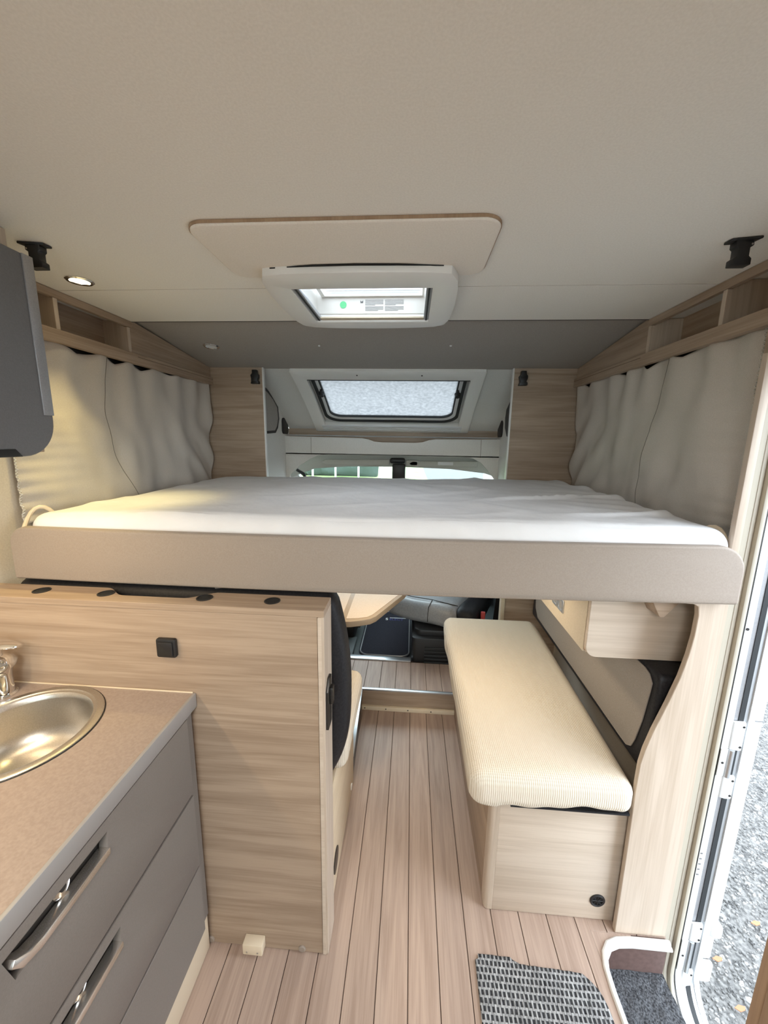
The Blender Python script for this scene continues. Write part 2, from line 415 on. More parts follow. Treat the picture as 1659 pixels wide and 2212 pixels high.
# ---- ceiling with skylight opening
SX0, SX1, SY0, SY1 = -0.385, 0.055, 1.225, 1.56
ce = sroot('ceiling', (0, 0, ZC), 'pale beige fabric covered ceiling with one cross seam')
b = box(-1.30, 1.0, -2.25, SY0, ZC, ZC + 0.03)
box(-1.30, SX0, SY0, 1.306, ZC, ZC + 0.03, bm=b); box(SX1, 1.0, SY0, 1.306, ZC, ZC + 0.03, bm=b)
obj('ceiling_panel', b, M_ceil, ce)
b = box(-1.30, SX0, 1.3095, SY1, ZC, ZC + 0.028); box(SX1, 1.0, 1.3095, SY1, ZC, ZC + 0.028, bm=b); box(-1.30, 1.0, SY1, 1.65, ZC, ZC + 0.028, bm=b)
obj('ceiling_panel', b, M_ceil, ce)
struct('seam_backing', box(-1.30, SX0, 1.300, 1.315, ZC + 0.002, ZC + 0.004), M_floorb, None, ce)
struct('seam_backing', box(SX1, 1.0, 1.300, 1.315, ZC + 0.002, ZC + 0.004), M_floorb, None, ce)
obj('lip_shadow', box(-1.25, 0.95, 1.6495, 1.6535, ZC - 0.0015, ZC + 0.02), M_dark, ce)  # dark strip drawn in as the shadow line at the ceiling lip
# outer roof keeps daylight out above the inner ceiling
b = box(-1.34, SX0, -2.3, 2.45, 2.10, 2.13); box(SX1, 1.04, -2.3, 2.45, 2.10, 2.13, bm=b); box(SX0, SX1, -2.3, SY0, 2.10, 2.13, bm=b); box(SX0, SX1, SY1 + 0.02, 2.45, 2.10, 2.13, bm=b)
struct('ceiling_outer_roof', b, M_whitem, 'outer roof skin of the motorhome')
# sloped grey soffit towards the alcove
so = struct('ceiling_soffit', prism([(1.60, 2.066), (YB + 0.02, 1.972), (YB + 0.02, 2.09), (1.60, 2.09)], 'x', -1.30, 1.0), M_soffit, 'grey sloped lining above the head of the bed')
def soz(y): return 2.066 + (y - 1.60) * (1.972 - 2.066) / (YB + 0.02 - 1.60)
for x in (-0.46, 0.168):
    obj('lining_button', lathe([(0, 0.001), (0.006, 0.001), (0.006, -0.003), (0.003, -0.005), (0, -0.005)], (x, 1.95, soz(1.95)), 12), M_whitem, so)

# ---- side walls
wl = struct('wall_left', box(XL - 0.06, XL, -2.25, 2.45, -0.1, 1.90), M_wall, 'cream lined left wall of the motorhome')
obj('wall_upper', box(XL - 0.12, XL - 0.07, -2.25, 2.45, 1.84, 2.1), M_woody, wl)
# right wall: front stretch and rear stretch either side of the doorway, and a piece above it
DY0, DY1, DZ0, DZ1 = 0.56, 1.05, -0.30, 1.80
wr = struct('wall_right', box(XR, XR + 0.075, DY1 + 0.01, 2.45, -0.35, 1.90), M_wall, 'right wall of the motorhome around the entrance')
obj('wall_section', box(XR, XR + 0.075, -2.25, DY0 - 0.02, -0.35, 1.90), M_wall, wr)
obj('wall_section', box(XR, XR + 0.075, DY0 - 0.02, DY1 + 0.01, DZ1, 1.90), M_wall, wr)
obj('wall_upper', box(XR + 0.075, XR + 0.125, -2.25, 2.45, 1.84, 2.1), M_woody, wr)
# rear wall with a window behind the camera
b = ring([(-1.3, -0.1), (1.0, -0.1), (1.0, 2.1), (-1.3, 2.1)], [(-0.95, 0.85), (0.70, 0.85), (0.70, 1.85), (-0.95, 1.85)], 'y', -2.26, -2.20)
struct('wall_rear', b, M_wall, 'rear wall with wide window behind the viewer')
w2 = sroot('window_rear', (-0.1, -2.23, 0.85), 'wide rear window')
obj('pane', box(-0.95, 0.70, -2.235, -2.23, 0.85, 1.85), M_glass, w2)

# ---- head panels and alcove
wf = sroot('wall_front', (0, YB, 1.1), 'wooden head panels either side of the alcove')
for x0, x1 in ((-1.25, -0.874), (0.551, 0.96)):
    p = obj('head_panel', box(x0, x1, YB, YB + 0.018, 1.15, 1.99), M_woodx, wf)
    e0, e1 = (x1, x1 + 0.008) if x0 < -1 else (x0 - 0.008, x0)
    obj('edge_strip', box(e0, e1, YB - 0.003, YB + 0.02, 1.15, 1.985, 0.002), M_white, p)
# lower front wall panels below the bed head (wood beside the cab passage)
obj('lower_panel', box(0.60, 0.93, 2.30, 2.318, ZR, 1.15), M_woodx, wf)
obj('lower_panel', box(-1.22, -0.80, 2.36, 2.38, ZR, 1.15), M_woodx, wf)
obj('panel_edge', box(0.575, 0.60, 2.285, 2.33, ZR, 1.15, 0.004), M_consol, wf)
AX0, AX1 = -0.940, 0.626
def alc(p):
    """(x, t, n): t runs down the sloped front, n into the room"""
    x, t, n = p
    y = lerp(2.30, 2.945, t); z = 1.985 - 0.255 * t - 0.072 * t * t
    d = Vector((0, 0.645, -0.255 - 0.144 * t)).normalized()
    nn = Vector((0, d.z, -d.y))      # points down/back into the room
    return Vector((x, y, z)) + n * nn
def alcf(p): return alc((p[0], p[1], p[2]))
WX0, WX1 = -0.720, 0.405
hole = rrect(-0.655, 0.343, 0.10, 0.90, 0.004, 2, 6)
outer = rrect(AX0, AX1, -0.02, 1.02, 0.004, 2, 6)
al = struct('wall_alcove', ring(outer, hole, 'z', -0.02, 0.0, fn=alcf), M_alc, 'off white sloped lining of the alcove')
for x0, x1, nm in ((AX0 - 0.02, AX0, 'left'), (AX1, AX1 + 0.02, 'right')):
    obj('side_lining', prism([(2.295, 1.12), (2.97, 1.12), (2.97, 1.64), (2.62, 1.86), (2.295, 2.0)], 'x', x0, x1), M_alc, al)
    xs = x1 if nm == 'left' else x0
    d = 1 if nm == 'left' else -1
    # storage pocket and slot in the side lining
    if d > 0:
        pk = [(2.40, 1.60), (2.653, 1.612), (2.703, 1.648), (2.734, 1.71), (2.718, 1.792), (2.632, 1.846), (2.52, 1.885), (2.40, 1.91)]
        sl = (2.787, 2.925)
    else:
        pk = [(2.50, 1.60), (2.665, 1.612), (2.728, 1.67), (2.741, 1.734), (2.720, 1.795), (2.645, 1.838), (2.50, 1.88)]
        sl = (2.795, 2.938)
    obj('pocket', prism(pk, 'x', xs, xs + d * 0.003), M_black, al)
    cu, cv = 2.52, 1.73
    obj('pocket_back', prism([(cu + (u - cu) * 0.86, cv + (v - cv) * 0.86) for u, v in pk], 'x', xs + d * 0.003, xs + d * 0.005), M_soffit if d > 0 else M_black, al)
    obj('slot', prism(rrect(sl[0], sl[1], 1.608, 1.722, 0.03), 'x', xs, xs + d * 0.006, 0.001), M_black, al)
obj('shelf_back', box(AX0, AX1, 2.955, 2.975, 1.55, 1.69), M_woodx, al, label='wooden back of the narrow alcove shelf')
lip = [(AX0, 1.20), (-0.935, 1.24), (-0.905, 1.315), (-0.84, 1.375), (-0.76, 1.425), (-0.70, 1.455), (-0.62, 1.464), (0.36, 1.464), (0.44, 1.455), (0.50, 1.425), (0.55, 1.375), (0.60, 1.31), (0.625, 1.24), (AX1, 1.20), (AX1, 1.592), (0.17, 1.586), (0.12, 1.578), (0.075, 1.563), (0.02, 1.558), (-0.22, 1.558), (-0.28, 1.563), (-0.32, 1.578), (-0.37, 1.586), (AX0, 1.592)]
lp = obj('shelf_lip', prism(lip, 'y', 2.86, 2.875, 0.002), M_alc, al, label='off white shelf front with dipped middle')
for x in (-0.748, 0.492): obj('joint', box(x, x + 0.004, 2.8585, 2.861, 1.46, 1.586), M_soffit, lp)
obj('shelf_floor', box(AX0, AX1, 2.875, 2.955, 1.54, 1.55), M_woodx, al)

# alcove window
wn1 = sroot('window_1', tuple(alc((-0.16, 1.0, 0.0))), 'sloped front window with white frame and rounded lower corners')
fo = rrect(WX0, WX1, 0.0, 1.0, 0.012, 3, 6); fi = rrect(-0.640, 0.328, 0.135, 0.885, 0.006, 3, 6)
obj('window_frame', ring(fo, fi, 'z', 0.0, 0.03, fn=alcf, w=0.004), M_white, wn1)
obj('blind_cassette', ring(rrect(-0.64, 0.328, 0.125, 0.15, 0.002, 2, 1), rrect(-0.63, 0.318, 0.13, 0.145, 0.002, 2, 1), 'z', 0.02, 0.028, fn=alcf), M_dark, wn1)
for t in (0.885, 0.915, 0.945):
    obj('blind_rail', prism([(-0.66, t), (0.35, t), (0.35, t + 0.02), (-0.66, t + 0.02)], 'z', 0.028, 0.038, 0.002, fn=alcf), M_whitem, wn1)
so_ = rrect(-0.625, 0.313, 0.14, 0.865, (0.004, 0.004, 0.11, 0.11), 8, 6); si_ = rrect(-0.607, 0.295, 0.14, 0.845, (0.004, 0.004, 0.10, 0.10), 8, 6)
obj('rubber_seal', ring(so_, si_, 'z', -0.022, 0.010, fn=alcf), M_rubber, wn1)
s2 = rrect(-0.585, 0.273, 0.14, 0.80, (0.004, 0.004, 0.085, 0.085), 8, 6)
obj('sash', ring(si_, s2, 'z', -0.02, 0.0, fn=alcf), M_whitem, wn1)
s3 = rrect(-0.578, 0.266, 0.14, 0.79, (0.004, 0.004, 0.08, 0.08), 8, 6)
obj('sash_line', ring(s2, s3, 'z', -0.02, 0.004, fn=alcf), M_rubber, wn1)
obj('corner_fill', ring(rrect(-0.665, 0.353, 0.09, 0.91, 0.006, 8, 6), so_, 'z', -0.024, -0.021, fn=alcf), M_alc, wn1)
obj('pane', prism(s3, 'z', -0.016, -0.010, fn=alcf), M_frost, wn1, smooth=False)
for x in (-0.585, 0.273):
    c = alc((x, 0.36, 0.0)); nn = alc((x, 0.36, 1.0)) - c
    obj('window_catch', tube([c, c + nn * 0.02, c + nn * 0.022, c + nn * 0.045], [0.01, 0.01, 0.02, 0.016], 12), M_black, wn1, label='round black window catch')
for x in (-0.33, 0.045):
    c = alc((x, 0.06, 0.03)); nn = alc((x, 0.06, 1.0)) - c
    obj('frame_screw', tube([c, c + nn * 0.002], 0.005, 10), M_dark, wn1)

# ---- cab behind the bed
cab = sroot('wall_cab', (0, 2.4, 0.1), 'driver cab shell')
obj('cab_floor', box(-1.0, 0.80, 2.345, 3.7, 0.05, 0.098), M_cabgr, cab)
obj('cab_door', box(-1.02, -0.98, 2.38, 3.9, 0.1, 0.95), M_cabgr, cab)
obj('cab_door', box(0.78, 0.82, 2.33, 3.9, 0.1, 0.95), M_cabgr, cab)
obj('dashboard', prism([(3.35, 0.3), (3.35, 0.78), (3.45, 0.92), (3.95, 0.96), (3.95, 0.1), (3.6, 0.1)], 'x', -0.98, 0.78, 0.02), M_black, cab)
hd = [(-0.985, 1.30), (-0.90, 1.372), (-0.76, 1.44), (-0.70, 1.462), (0.50, 1.462), (0.56, 1.44), (0.70, 1.372), (0.80, 1.30), (0.80, 1.25), (0.70, 1.29), (0.56, 1.335), (0.3, 1.362), (-0.1, 1.372), (-0.5, 1.366), (-0.76, 1.345), (-0.88, 1.30), (-0.985, 1.25)]
obj('headliner', prism(hd, 'y', 3.02, 3.06, 0.006), M_head, cab, label='grey green padded header above the windscreen')
obj('roof_side', prism([(2.32, 1.12), (3.03, 1.12), (3.03, 1.50), (2.32, 1.50)], 'x', -1.02, -0.98), M_alc, cab)
obj('roof_side', prism([(2.32, 1.12), (3.03, 1.12), (3.03, 1.50), (2.32, 1.50)], 'x', 0.80, 0.84), M_alc, cab)
obj('roof_lining', box(-1.02, 0.84, 2.86, 3.10, 1.462, 1.47), M_head, cab)
obj('cab_roof', prism([(2.97, 1.62), (3.12, 1.47), (3.10, 1.46), (2.95, 1.60)], 'x', -1.02, 0.84), M_whitem, cab)
for x0, x1, lab in ((-0.70, -0.17, 'left'), (-0.03, 0.50, 'right')):
    sv = obj('sun_visor', prism([(x0, 1.398), (x0 + 0.04, 1.378), (x1, 1.384), (x1, 1.428), (x0 + 0.03, 1.420)], 'y', 2.985, 3.008, 0.006), M_head, cab)
    if lab == 'right':
        st = obj('sticker', box(0.20, 0.315, 2.983, 2.985, 1.394, 1.418), M_whitem, sv, label='white warning sticker with lines of print')
obj('mirror_mount', box(-0.165, -0.05, 2.97, 3.02, 1.40, 1.44, 0.012), M_black, cab)
obj('rear_view_mirror', box(-0.145, -0.045, 2.93, 2.96, 1.25, 1.40, 0.012), M_black, cab, label='black rear view mirror')
obj('reading_lamp', box(-0.045, 0.055, 2.985, 3.02, 1.378, 1.428, 0.012), M_head, cab)
ws = obj('windscreen', prism([(3.06, 1.40), (3.93, 0.95), (3.935, 0.955), (3.065, 1.405)], 'x', -0.9, 0.72), M_glass, cab, smooth=False)
for s in (-0.97, 0.79):
    obj('pillar', prism([(3.02, 1.34), (3.10, 1.34), (3.95, 0.93), (3.85, 0.93)], 'x', s - 0.04, s + 0.04, 0.01), M_head, cab)
gs = tube([(-0.86, 3.0, 1.24), (-0.83, 3.0, 1.29), (-0.80, 3.0, 1.315), (-0.765, 3.0, 1.33)], 0.011, 8)
obj('grab_handle', tube([(-0.79, 2.93, 1.18), (-0.80, 2.93, 1.26), (-0.83, 2.93, 1.31), (-0.88, 2.93, 1.34)], 0.012, 8), M_black, cab); gs.free()

# ---- doorway on the right
dr = sroot('door_1', (0.95, 1.06, -0.25), 'open entrance door with white metal frame')
def dring(y0, y1, z0, z1, t, r): return rrect(y0, y1, z0, z1, r, 8), rrect(y0 + t, y1 - t, z0 + t, z1 - t, max(r - t, 0.01), 8)
def drg(nm, o, i, x0, x1, M, w=0.0, label=None): return obj(nm, ring(o, i, 'x', x0, x1, w=w), M, dr, label=label)
o_ = rrect(DY0 - 0.05, 1.078, DZ0 - 0.02, DZ1 + 0.05, 0.15, 10)
i1 = rrect(DY0 - 0.015, 1.058, DZ0 + 0.03, DZ1 + 0.015, 0.13, 10)
i2 = rrect(DY0, 1.046, DZ0 + 0.045, DZ1, 0.12, 10)
drg('inner_frame', o_, i1, 0.868, 0.893, M_frame, 0.003, 'beige ribbed inner door frame')
drg('inner_frame_rib', o_, i1, 0.893, 0.905, M_framel, 0.003)
drg('inner_frame_lip', o_, i2, 0.905, 0.918, M_frame, 0.003)
o2 = rrect(DY0 - 0.02, 1.085, DZ0 - 0.01, DZ1 + 0.03, 0.14, 10)
drg('shadow_gap', o2, rrect(DY0 + 0.002, 1.050, DZ0 + 0.047, DZ1 - 0.002, 0.118, 10), 0.918, 0.924, M_dark)
j1 = rrect(DY0, 1.050, DZ0 + 0.045, DZ1, 0.12, 10)
drg('frame_strip', o2, j1, 0.924, 0.943, M_whitem, 0.0, 'white aluminium door frame')
drg('frame_groove', o2, rrect(DY0 - 0.004, 1.056, DZ0 + 0.04, DZ1 + 0.004, 0.12, 10), 0.943, 0.960, M_alub)
drg('door_seal', o2, rrect(DY0 - 0.004, 1.054, DZ0 + 0.04, DZ1 + 0.004, 0.12, 10), 0.960, 0.974, M_rubber, 0.0, 'dark rubber door seal')
drg('outer_strip', o2, rrect(DY0 - 0.002, 1.056, DZ0 + 0.04, DZ1 + 0.002, 0.12, 10), 0.974, 0.986, M_alu)
drg('outer_flange', o2, rrect(DY0 - 0.002, 1.052, DZ0 + 0.04, DZ1 + 0.002, 0.12, 10), 0.986, 1.002, M_whitem)
for z0, z1 in ((0.71, 0.80), (0.545, 0.62), (-0.005, 0.065), (-0.215, -0.13)):
    hg = obj('hinge_leaf', prism([(0.940, 1.0545), (0.945, 1.047), (0.958, 1.043), (0.975, 1.044), (0.978, 1.0545)], 'z', z0, z1, 0.002), M_whitem, dr, label='white hinge leaf with two screws')
    for z in (z0 + 0.012, z1 - 0.012):
        obj('screw', lathe([(0, 0), (0.0035, 0), (0.0035, 0.002), (0, 0.002)], (0.969, 1.0425, z), 10, 'y'), M_dark, hg)
for z0, z1 in ((0.62, 0.71), (-0.13, -0.005)):
    obj('hinge_pin', tube([(0.951, 1.046, z0), (0.951, 1.046, z1)], 0.0075, 12), M_alu, dr)
    pl = obj('hinge_plate', box(0.923, 0.945, 1.0465, 1.0495, z0, z1, 0.001), M_whitem, dr)
    obj('screw', lathe([(0, 0), (0.0035, 0), (0.0035, 0.002), (0, 0.002)], (0.933, 1.0455, (z0 + z1) / 2), 10, 'y'), M_dark, pl)
obj('screw', lathe([(0, 0), (0.004, 0), (0.004, 0.002), (0, 0.002)], (0.930, 1.048, 1.085), 10, 'y'), M_dark, dr)
for k in range(5):
    obj('tick_mark', box(0.927, 0.933, 1.0485, 1.0498, 0.335 - 0.02 * k, 0.339 - 0.02 * k), M_print, dr)
lf = obj('door_leaf', box(1.006, 1.050, 1.075, 1.70, -0.12, 1.72, 0.008), M_whitem, dr, label='white door leaf swung flat against the outside wall')
obj('leaf_glazing', box(1.000, 1.006, 1.085, 1.60, 0.95, 1.6), M_dglass, lf)
obj('leaf_joint', box(1.0055, 1.0505, 1.0735, 1.076, 0.785, 0.788), M_print, lf)
obj('leaf_lock', box(1.018, 1.052, 1.062, 1.08, -0.20, -0.12, 0.008), M_white, lf)
obj('leaf_lock', box(1.030, 1.062, 1.066, 1.09, -0.02, 0.03, 0.008), M_white, lf)

# stairwell by the door
wl2 = sroot('floor_stairwell', (0.75, 0.8, -0.16), 'sunken entrance step lined with dark carpet')
obj('well_wall', box(0.62, 0.868, 1.030, 1.045, -0.17, -0.004), M_brownw, wl2)
obj('well_wall', box(0.62, 0.634, 0.54, 1.030, -0.17, -0.004), M_brownw, wl2)
obj('well_wall', box(0.62, 0.93, 0.54, 0.555, -0.17, -0.004), M_brownw, wl2)
def carpf(u, v):
    x = lerp(0.634, 0.868, u); y = lerp(0.556, 1.029, v)
    return (x, y, -0.125 + 0.005 * noise.noise(Vector((x * 40, y * 40, 0))))
obj('carpet', grid(carpf, 60, 90), M_carpet, wl2, label='coarse dark grey step carpet')
trp = [(0.634, 0.55), (0.634, 0.90), (0.638, 0.955), (0.650, 0.990), (0.672, 1.014), (0.705, 1.026), (0.75, 1.030), (0.872, 1.030)]
obj('corner_infill', prism([(0.6325, 1.0445), (0.6325, 0.93)] + trp[2:7] + [(0.76, 1.0445)], 'z', -0.02, -0.0005), M_floor, wl2)
obj('step_trim', tube([(x, y, 0.001) for x, y in trp], 0.0085, 10), M_white, wl2, label='white rounded plastic trim around the stairwell')
obj('trim_skirt', tube([(x + 0.004, y - 0.006, -0.012) for x, y in trp], 0.007, 8), M_white, wl2)

# ---- outside
gnd = struct('ground', grid(lambda u, v: (lerp(-30, 30, u), lerp(-10, 60, v), -0.56), 4, 4), M_gravelb, 'grey gravel yard outside')
gr = struct('ground_lawn', grid(lambda u, v: (lerp(-30, 0.9, u), lerp(6.5, 60, v), -0.55), 2, 2), M_grass, 'green lawn ahead of the cab')

# ================================================================== THINGS
# unseen warm lamps added under the bed to light the seats and aisle
for lx, ly, lab in ((0.30, 1.45, 'right bench'), (-0.20, 1.75, 'aisle')):
    ul = thing('added_bed_lamp', f'flat warm lamp added unseen under the bed above the {lab}', 'lamp', (lx, ly, 1.17), 'added lamps under the bed')
    obj('bezel', lathe([(0.03, 1.1705), (0.036, 1.1705), (0.036, 1.1755), (0.03, 1.1755), (0.03, 1.1705)], (lx, ly, 0), 28), M_chrome, ul)
    obj('lens', lathe([(0, 1.1715), (0.03, 1.1715), (0.03, 1.1755), (0, 1.1755)], (lx, ly, 0), 24), emis('added bed lamp glow', WARM, 6.0), ul)
    area('added_bed_light', (lx, ly, 1.168), 0.06, 1.0, (1.0, 0.82, 0.60))

# ---- half-height partition beside the kitchen
YP, PT = 0.916, 1.144
pt = thing('partition', 'half-height ash wood partition between kitchen and seat group', 'partition', (-0.7, YP + 0.04, 0))
obj('front_board', box(-1.21, -0.232, YP, YP + 0.018, 0.002, PT - 0.018, 0.0008, 1), M_woodx, pt)
obj('corner_post', box(-0.2305, -0.2135, YP - 0.001, YP + 0.088, 0.002, PT - 0.018, 0.0012, 1), M_woodz, pt)
obj('post_face', box(-0.2305, -0.2205, YP - 0.0022, YP - 0.0008, 0.002, PT - 0.02), M_woodp, pt)
obj('back_board', box(-1.21, -0.232, YP + 0.070, YP + 0.088, 0.002, 0.9), M_woodx, pt)
def cut(u):   # wavy recess in the back edge of the top board
    return 1.004 - 0.045 * max(0.0, min(1.0, (1 - abs((u + 0.70) / 0.16)) * 2.2))
backe = [(-0.2135, 1.004)] + [(x / 100, 1.004 - 0.047 * (0.5 - 0.5 * math.cos(PI * max(0, min(1, (1 - abs((x / 100 + 0.70) / 0.17)) * 2.0))))) for x in range(-50, -91, -1)] + [(-1.21, 1.004)]
obj('top_board', prism([(-1.21, YP - 0.002), (-0.2135, YP - 0.002)] + backe, 'z', PT - 0.018, PT, 0.0012, 1), M_woodx, pt)
for x in (-1.033, -0.841, -0.556, -0.366):
    h = obj('cable_hole', lathe([(0, PT - 0.001), (0.0185, PT - 0.001), (0.0185, PT + 0.0006), (0, PT + 0.0006)], (x, 0.962, 0), 24), M_hole, pt)
    obj('hole_rim', lathe([(0.0185, PT - 0.001), (0.0215, PT - 0.001), (0.0215, PT + 0.002), (0.0185, PT + 0.002), (0.0185, PT - 0.001)], (x, 0.962, 0), 28), M_black, h)
for x in (-0.590, -0.297):
    obj('screw_cap', lathe([(0, 0), (0.0115, 0), (0.0115, -0.003), (0.009, -0.0048), (0, -0.005)], (x, YP, 0.0145), 22, 'y'), M_beige, pt)
dbk = obj('door_stop', box(-0.475, -0.413, YP - 0.03, YP, 0.014, 0.052, 0.003), M_edge, pt, label='small cream stop block with two screws')
for x in (-0.462, -0.428):
    obj('screw', lathe([(0, 0), (0.003, 0), (0.003, -0.001), (0, -0.001)], (x, YP - 0.03, 0.026), 8, 'y'), M_steel, dbk)
sk = obj('wall_switch', prism(rrect(-0.668, -0.614, 0.994, 1.048, 0.006), 'y', YP - 0.012, YP, 0.003), M_black, pt, label='square black switch')
obj('rocker', prism(rrect(-0.661, -0.621, 1.000, 1.040, 0.003), 'y', YP - 0.016, YP - 0.010, 0.002), M_black, sk)
lt = obj('catch_plate', prism([(0.922, 0.79), (0.966, 0.79), (0.966, 0.935), (0.945, 0.935), (0.922, 0.905)], 'x', -0.2135, -0.206, 0.0015), M_dark, pt, label='black catch plate on the end post')
obj('catch_tongue', box(-0.206, -0.196, 0.935, 0.958, 0.86, 0.91, 0.003), M_dark, lt)

# ---- kitchen
XF = -0.575
kt = thing('kitchen_cabinet', 'grey kitchen base unit with recessed handles under the worktop', 'cabinet', (-0.9, 0.3, 0))
cb = box(-1.205, -1.19, -0.68, 0.905, 0.02, 0.844)
for a in (box(-1.205, -0.597, -0.68, -0.662, 0.02, 0.844), box(-1.205, -0.597, 0.887, 0.905, 0.02, 0.844), box(-1.205, -0.597, -0.66, 0.887, 0.125, 0.14)): merge(cb, a)
obj('body', cb, M_grey, kt)
obj('end_filler', box(-0.62, -0.588, 0.872, 0.908, 0.13, 0.842), M_grey, kt)
obj('plinth', box(-0.615, -0.590, -0.68, 0.905, 0.002, 0.128, 0.001), M_edge, kt, label='cream plinth strip')
rows = ((0.6125, 0.841), (0.3705, 0.6035), (0.132, 0.3625))
for i, (z0, z1) in enumerate(rows):
    y0, y1 = -0.665, 0.868
    if i < 2:
        hy0, hy1, hz1 = 0.392, 0.590, z1 - 0.022
        hz0 = hz1 - 0.052
        hp = [(hy0 + 0.012, hz0), (hy1 - 0.006, hz0), (hy1, hz1 - 0.004), (hy0, hz1)]
        d = obj('drawer', ring([(y0, z0), (y1, z0), (y1, z1), (y0, z1)], hp, 'x', XF - 0.018, XF, w=0.0008), M_grey, kt, label=('top', 'middle')[i] + ' drawer with recessed bar handle')
        cx, cz = (hy0 + hy1) / 2, (hz0 + hz1) / 2
        hl = prism([(u, v) for u, v in hp], 'x', XF - 0.030, XF - 0.019)
        obj('handle_recess', hl, M_dark, d)
        bar = [(hy0 + 0.006, hz0 + 0.030), (hy0 + 0.020, hz0 + 0.010), (hy0 + 0.05, hz0 + 0.001), (hy1 - 0.004, hz0 + 0.001), (hy1 - 0.003, hz0 + 0.016), (hy0 + 0.056, hz0 + 0.016), (hy0 + 0.034, hz0 + 0.022), (hy0 + 0.012, hz0 + 0.040)]
        obj('handle', prism(bar, 'x', XF - 0.018, XF + 0.006, 0.002), M_hand, d, label='polished bar handle')
        lk = lathe([(0, 0), (0.017, 0), (0.017, 0.004), (0.014, 0.006), (0.011, 0.005), (0, 0.005)], (XF - 0.019, cx + 0.012, cz + 0.006), 24, 'x')
        obj('push_lock', lk, M_chrome, d, label='round chrome push lock')
        obj('lock_pin', lathe([(0, 0), (0.006, 0), (0.006, 0.0075), (0, 0.0075)], (XF - 0.019, cx + 0.012, cz + 0.006), 14, 'x'), M_black, d)
    else:
        obj('drawer', box(XF - 0.018, XF, y0, y1, z0, z1, 0.0008, 1), M_grey, kt, label='plain bottom drawer front')
ZW = 0.885
# worktop with a round cut-out
SKX, SKY, SKR = -0.912, 0.744, 0.166
wt = thing('worktop', 'taupe laminate kitchen worktop with grey metal front edge', 'worktop', (-0.9, 0.3, ZW - 0.04))
b = bmesh.new(); n = 48
cir = [(SKX + 0.154 * math.cos(2 * PI * k / n), SKY + 0.154 * math.sin(2 * PI * k / n)) for k in range(n)]
def sqp(k):
    a = 2 * PI * k / n; c, s = math.cos(a), math.sin(a); q = 1 / max(abs(c), abs(s))
    hx0, hx1, hy0, hy1 = -1.205, -0.582, 0.55, 0.914
    return (SKX + (c * q) * ((hx1 - SKX) if c > 0 else (SKX - hx0)), SKY + (s * q) * ((hy1 - SKY) if s > 0 else (SKY - hy0)))
sq = [sqp(k) for k in range(n)]
b = ring(sq, cir, 'z', ZW - 0.038, ZW)
box(-1.205, -0.582, -0.68, 0.55, ZW - 0.038, ZW, bm=b)
obj('top_surface', b, M_top, wt)
obj('edge_strip', box(-0.582, -0.573, -0.68, 0.9145, ZW - 0.040, ZW + 0.0015, 0.002), M_strip, wt, label='brushed grey metal edge strip')
obj('wall_joint', box(-1.205, -0.582, 0.9125, 0.9155, ZW, ZW + 0.004, 0.001), M_edge, wt)
sn = thing('sink', 'round brushed steel sink set into the worktop', 'sink', (SKX, SKY, ZW))
rim = [(0.166, 0.0005), (0.166, 0.003), (0.162, 0.005), (0.150, 0.0045), (0.147, 0.002), (0.142, 0.001), (0.139, -0.003), (0.137, -0.012)]
obj('rim', lathe([(r, ZW + h) for r, h in rim] + [(0.137, ZW - 0.012), (0.15, ZW - 0.004), (0.166, ZW + 0.0005)], (SKX, SKY, 0), 64), M_steel, sn)
bowl = [(0.1375, -0.010), (0.134, -0.05), (0.130, -0.085), (0.122, -0.108), (0.105, -0.124), (0.08, -0.131), (0.04, -0.133), (0.0, -0.134)]
obj('bowl', lathe([(r, ZW + h) for r, h in bowl] + [(0.0, ZW - 0.1355), (0.085, ZW - 0.1325), (0.108, ZW - 0.126), (0.125, ZW - 0.109), (0.132, ZW - 0.085), (0.1395, ZW - 0.010), (0.1375, ZW - 0.010)], (SKX, SKY, 0), 64), M_steel, sn)
obj('rim_gasket', lathe([(0.163, ZW), (0.1685, ZW), (0.1685, ZW + 0.0012), (0.163, ZW + 0.0012), (0.163, ZW)], (SKX, SKY, 0), 64), M_black, sn)
obj('drain', lathe([(0, 0), (0.022, 0), (0.022, 0.003), (0.015, 0.001), (0, 0.001)], (SKX, SKY, ZW - 0.134), 24), M_chrome, sn)
FX, FY = -1.082, 0.862
fc = thing('faucet', 'chrome mixer tap with flat lever beside the sink', 'faucet', (FX, FY, ZW))
obj('base', lathe([(0.0, 0.0), (0.030, 0.0), (0.030, 0.004), (0.026, 0.008), (0.0, 0.008)], (FX, FY, ZW), 28), M_chrome, fc)
obj('body', lathe([(0.024, 0.006), (0.023, 0.03), (0.024, 0.06), (0.028, 0.075), (0.036, 0.084), (0.038, 0.096), (0.030, 0.108), (0.018, 0.114), (0.0, 0.116)], (FX, FY, ZW), 28), M_chrome, fc)
obj('spout', tube([(FX, FY - 0.01, ZW + 0.085), (FX + 0.01, FY - 0.05, ZW + 0.095), (FX + 0.03, FY - 0.10, ZW + 0.095), (FX + 0.045, FY - 0.13, ZW + 0.078)], [0.018, 0.017, 0.015, 0.013], 14), M_chrome, fc)
obj('lever_stem', tube([(FX, FY, ZW + 0.11), (FX, FY, ZW + 0.145)], [0.012, 0.010], 14), M_chrome, fc)
obj('lever', prism([(FX - 0.05, FY - 0.015), (FX + 0.04, FY - 0.022), (FX + 0.074, FY - 0.012), (FX + 0.074, FY + 0.004), (FX + 0.03, FY + 0.018), (FX - 0.05, FY + 0.016)], 'z', ZW + 0.145, ZW + 0.153, 0.003), M_chrome, fc)

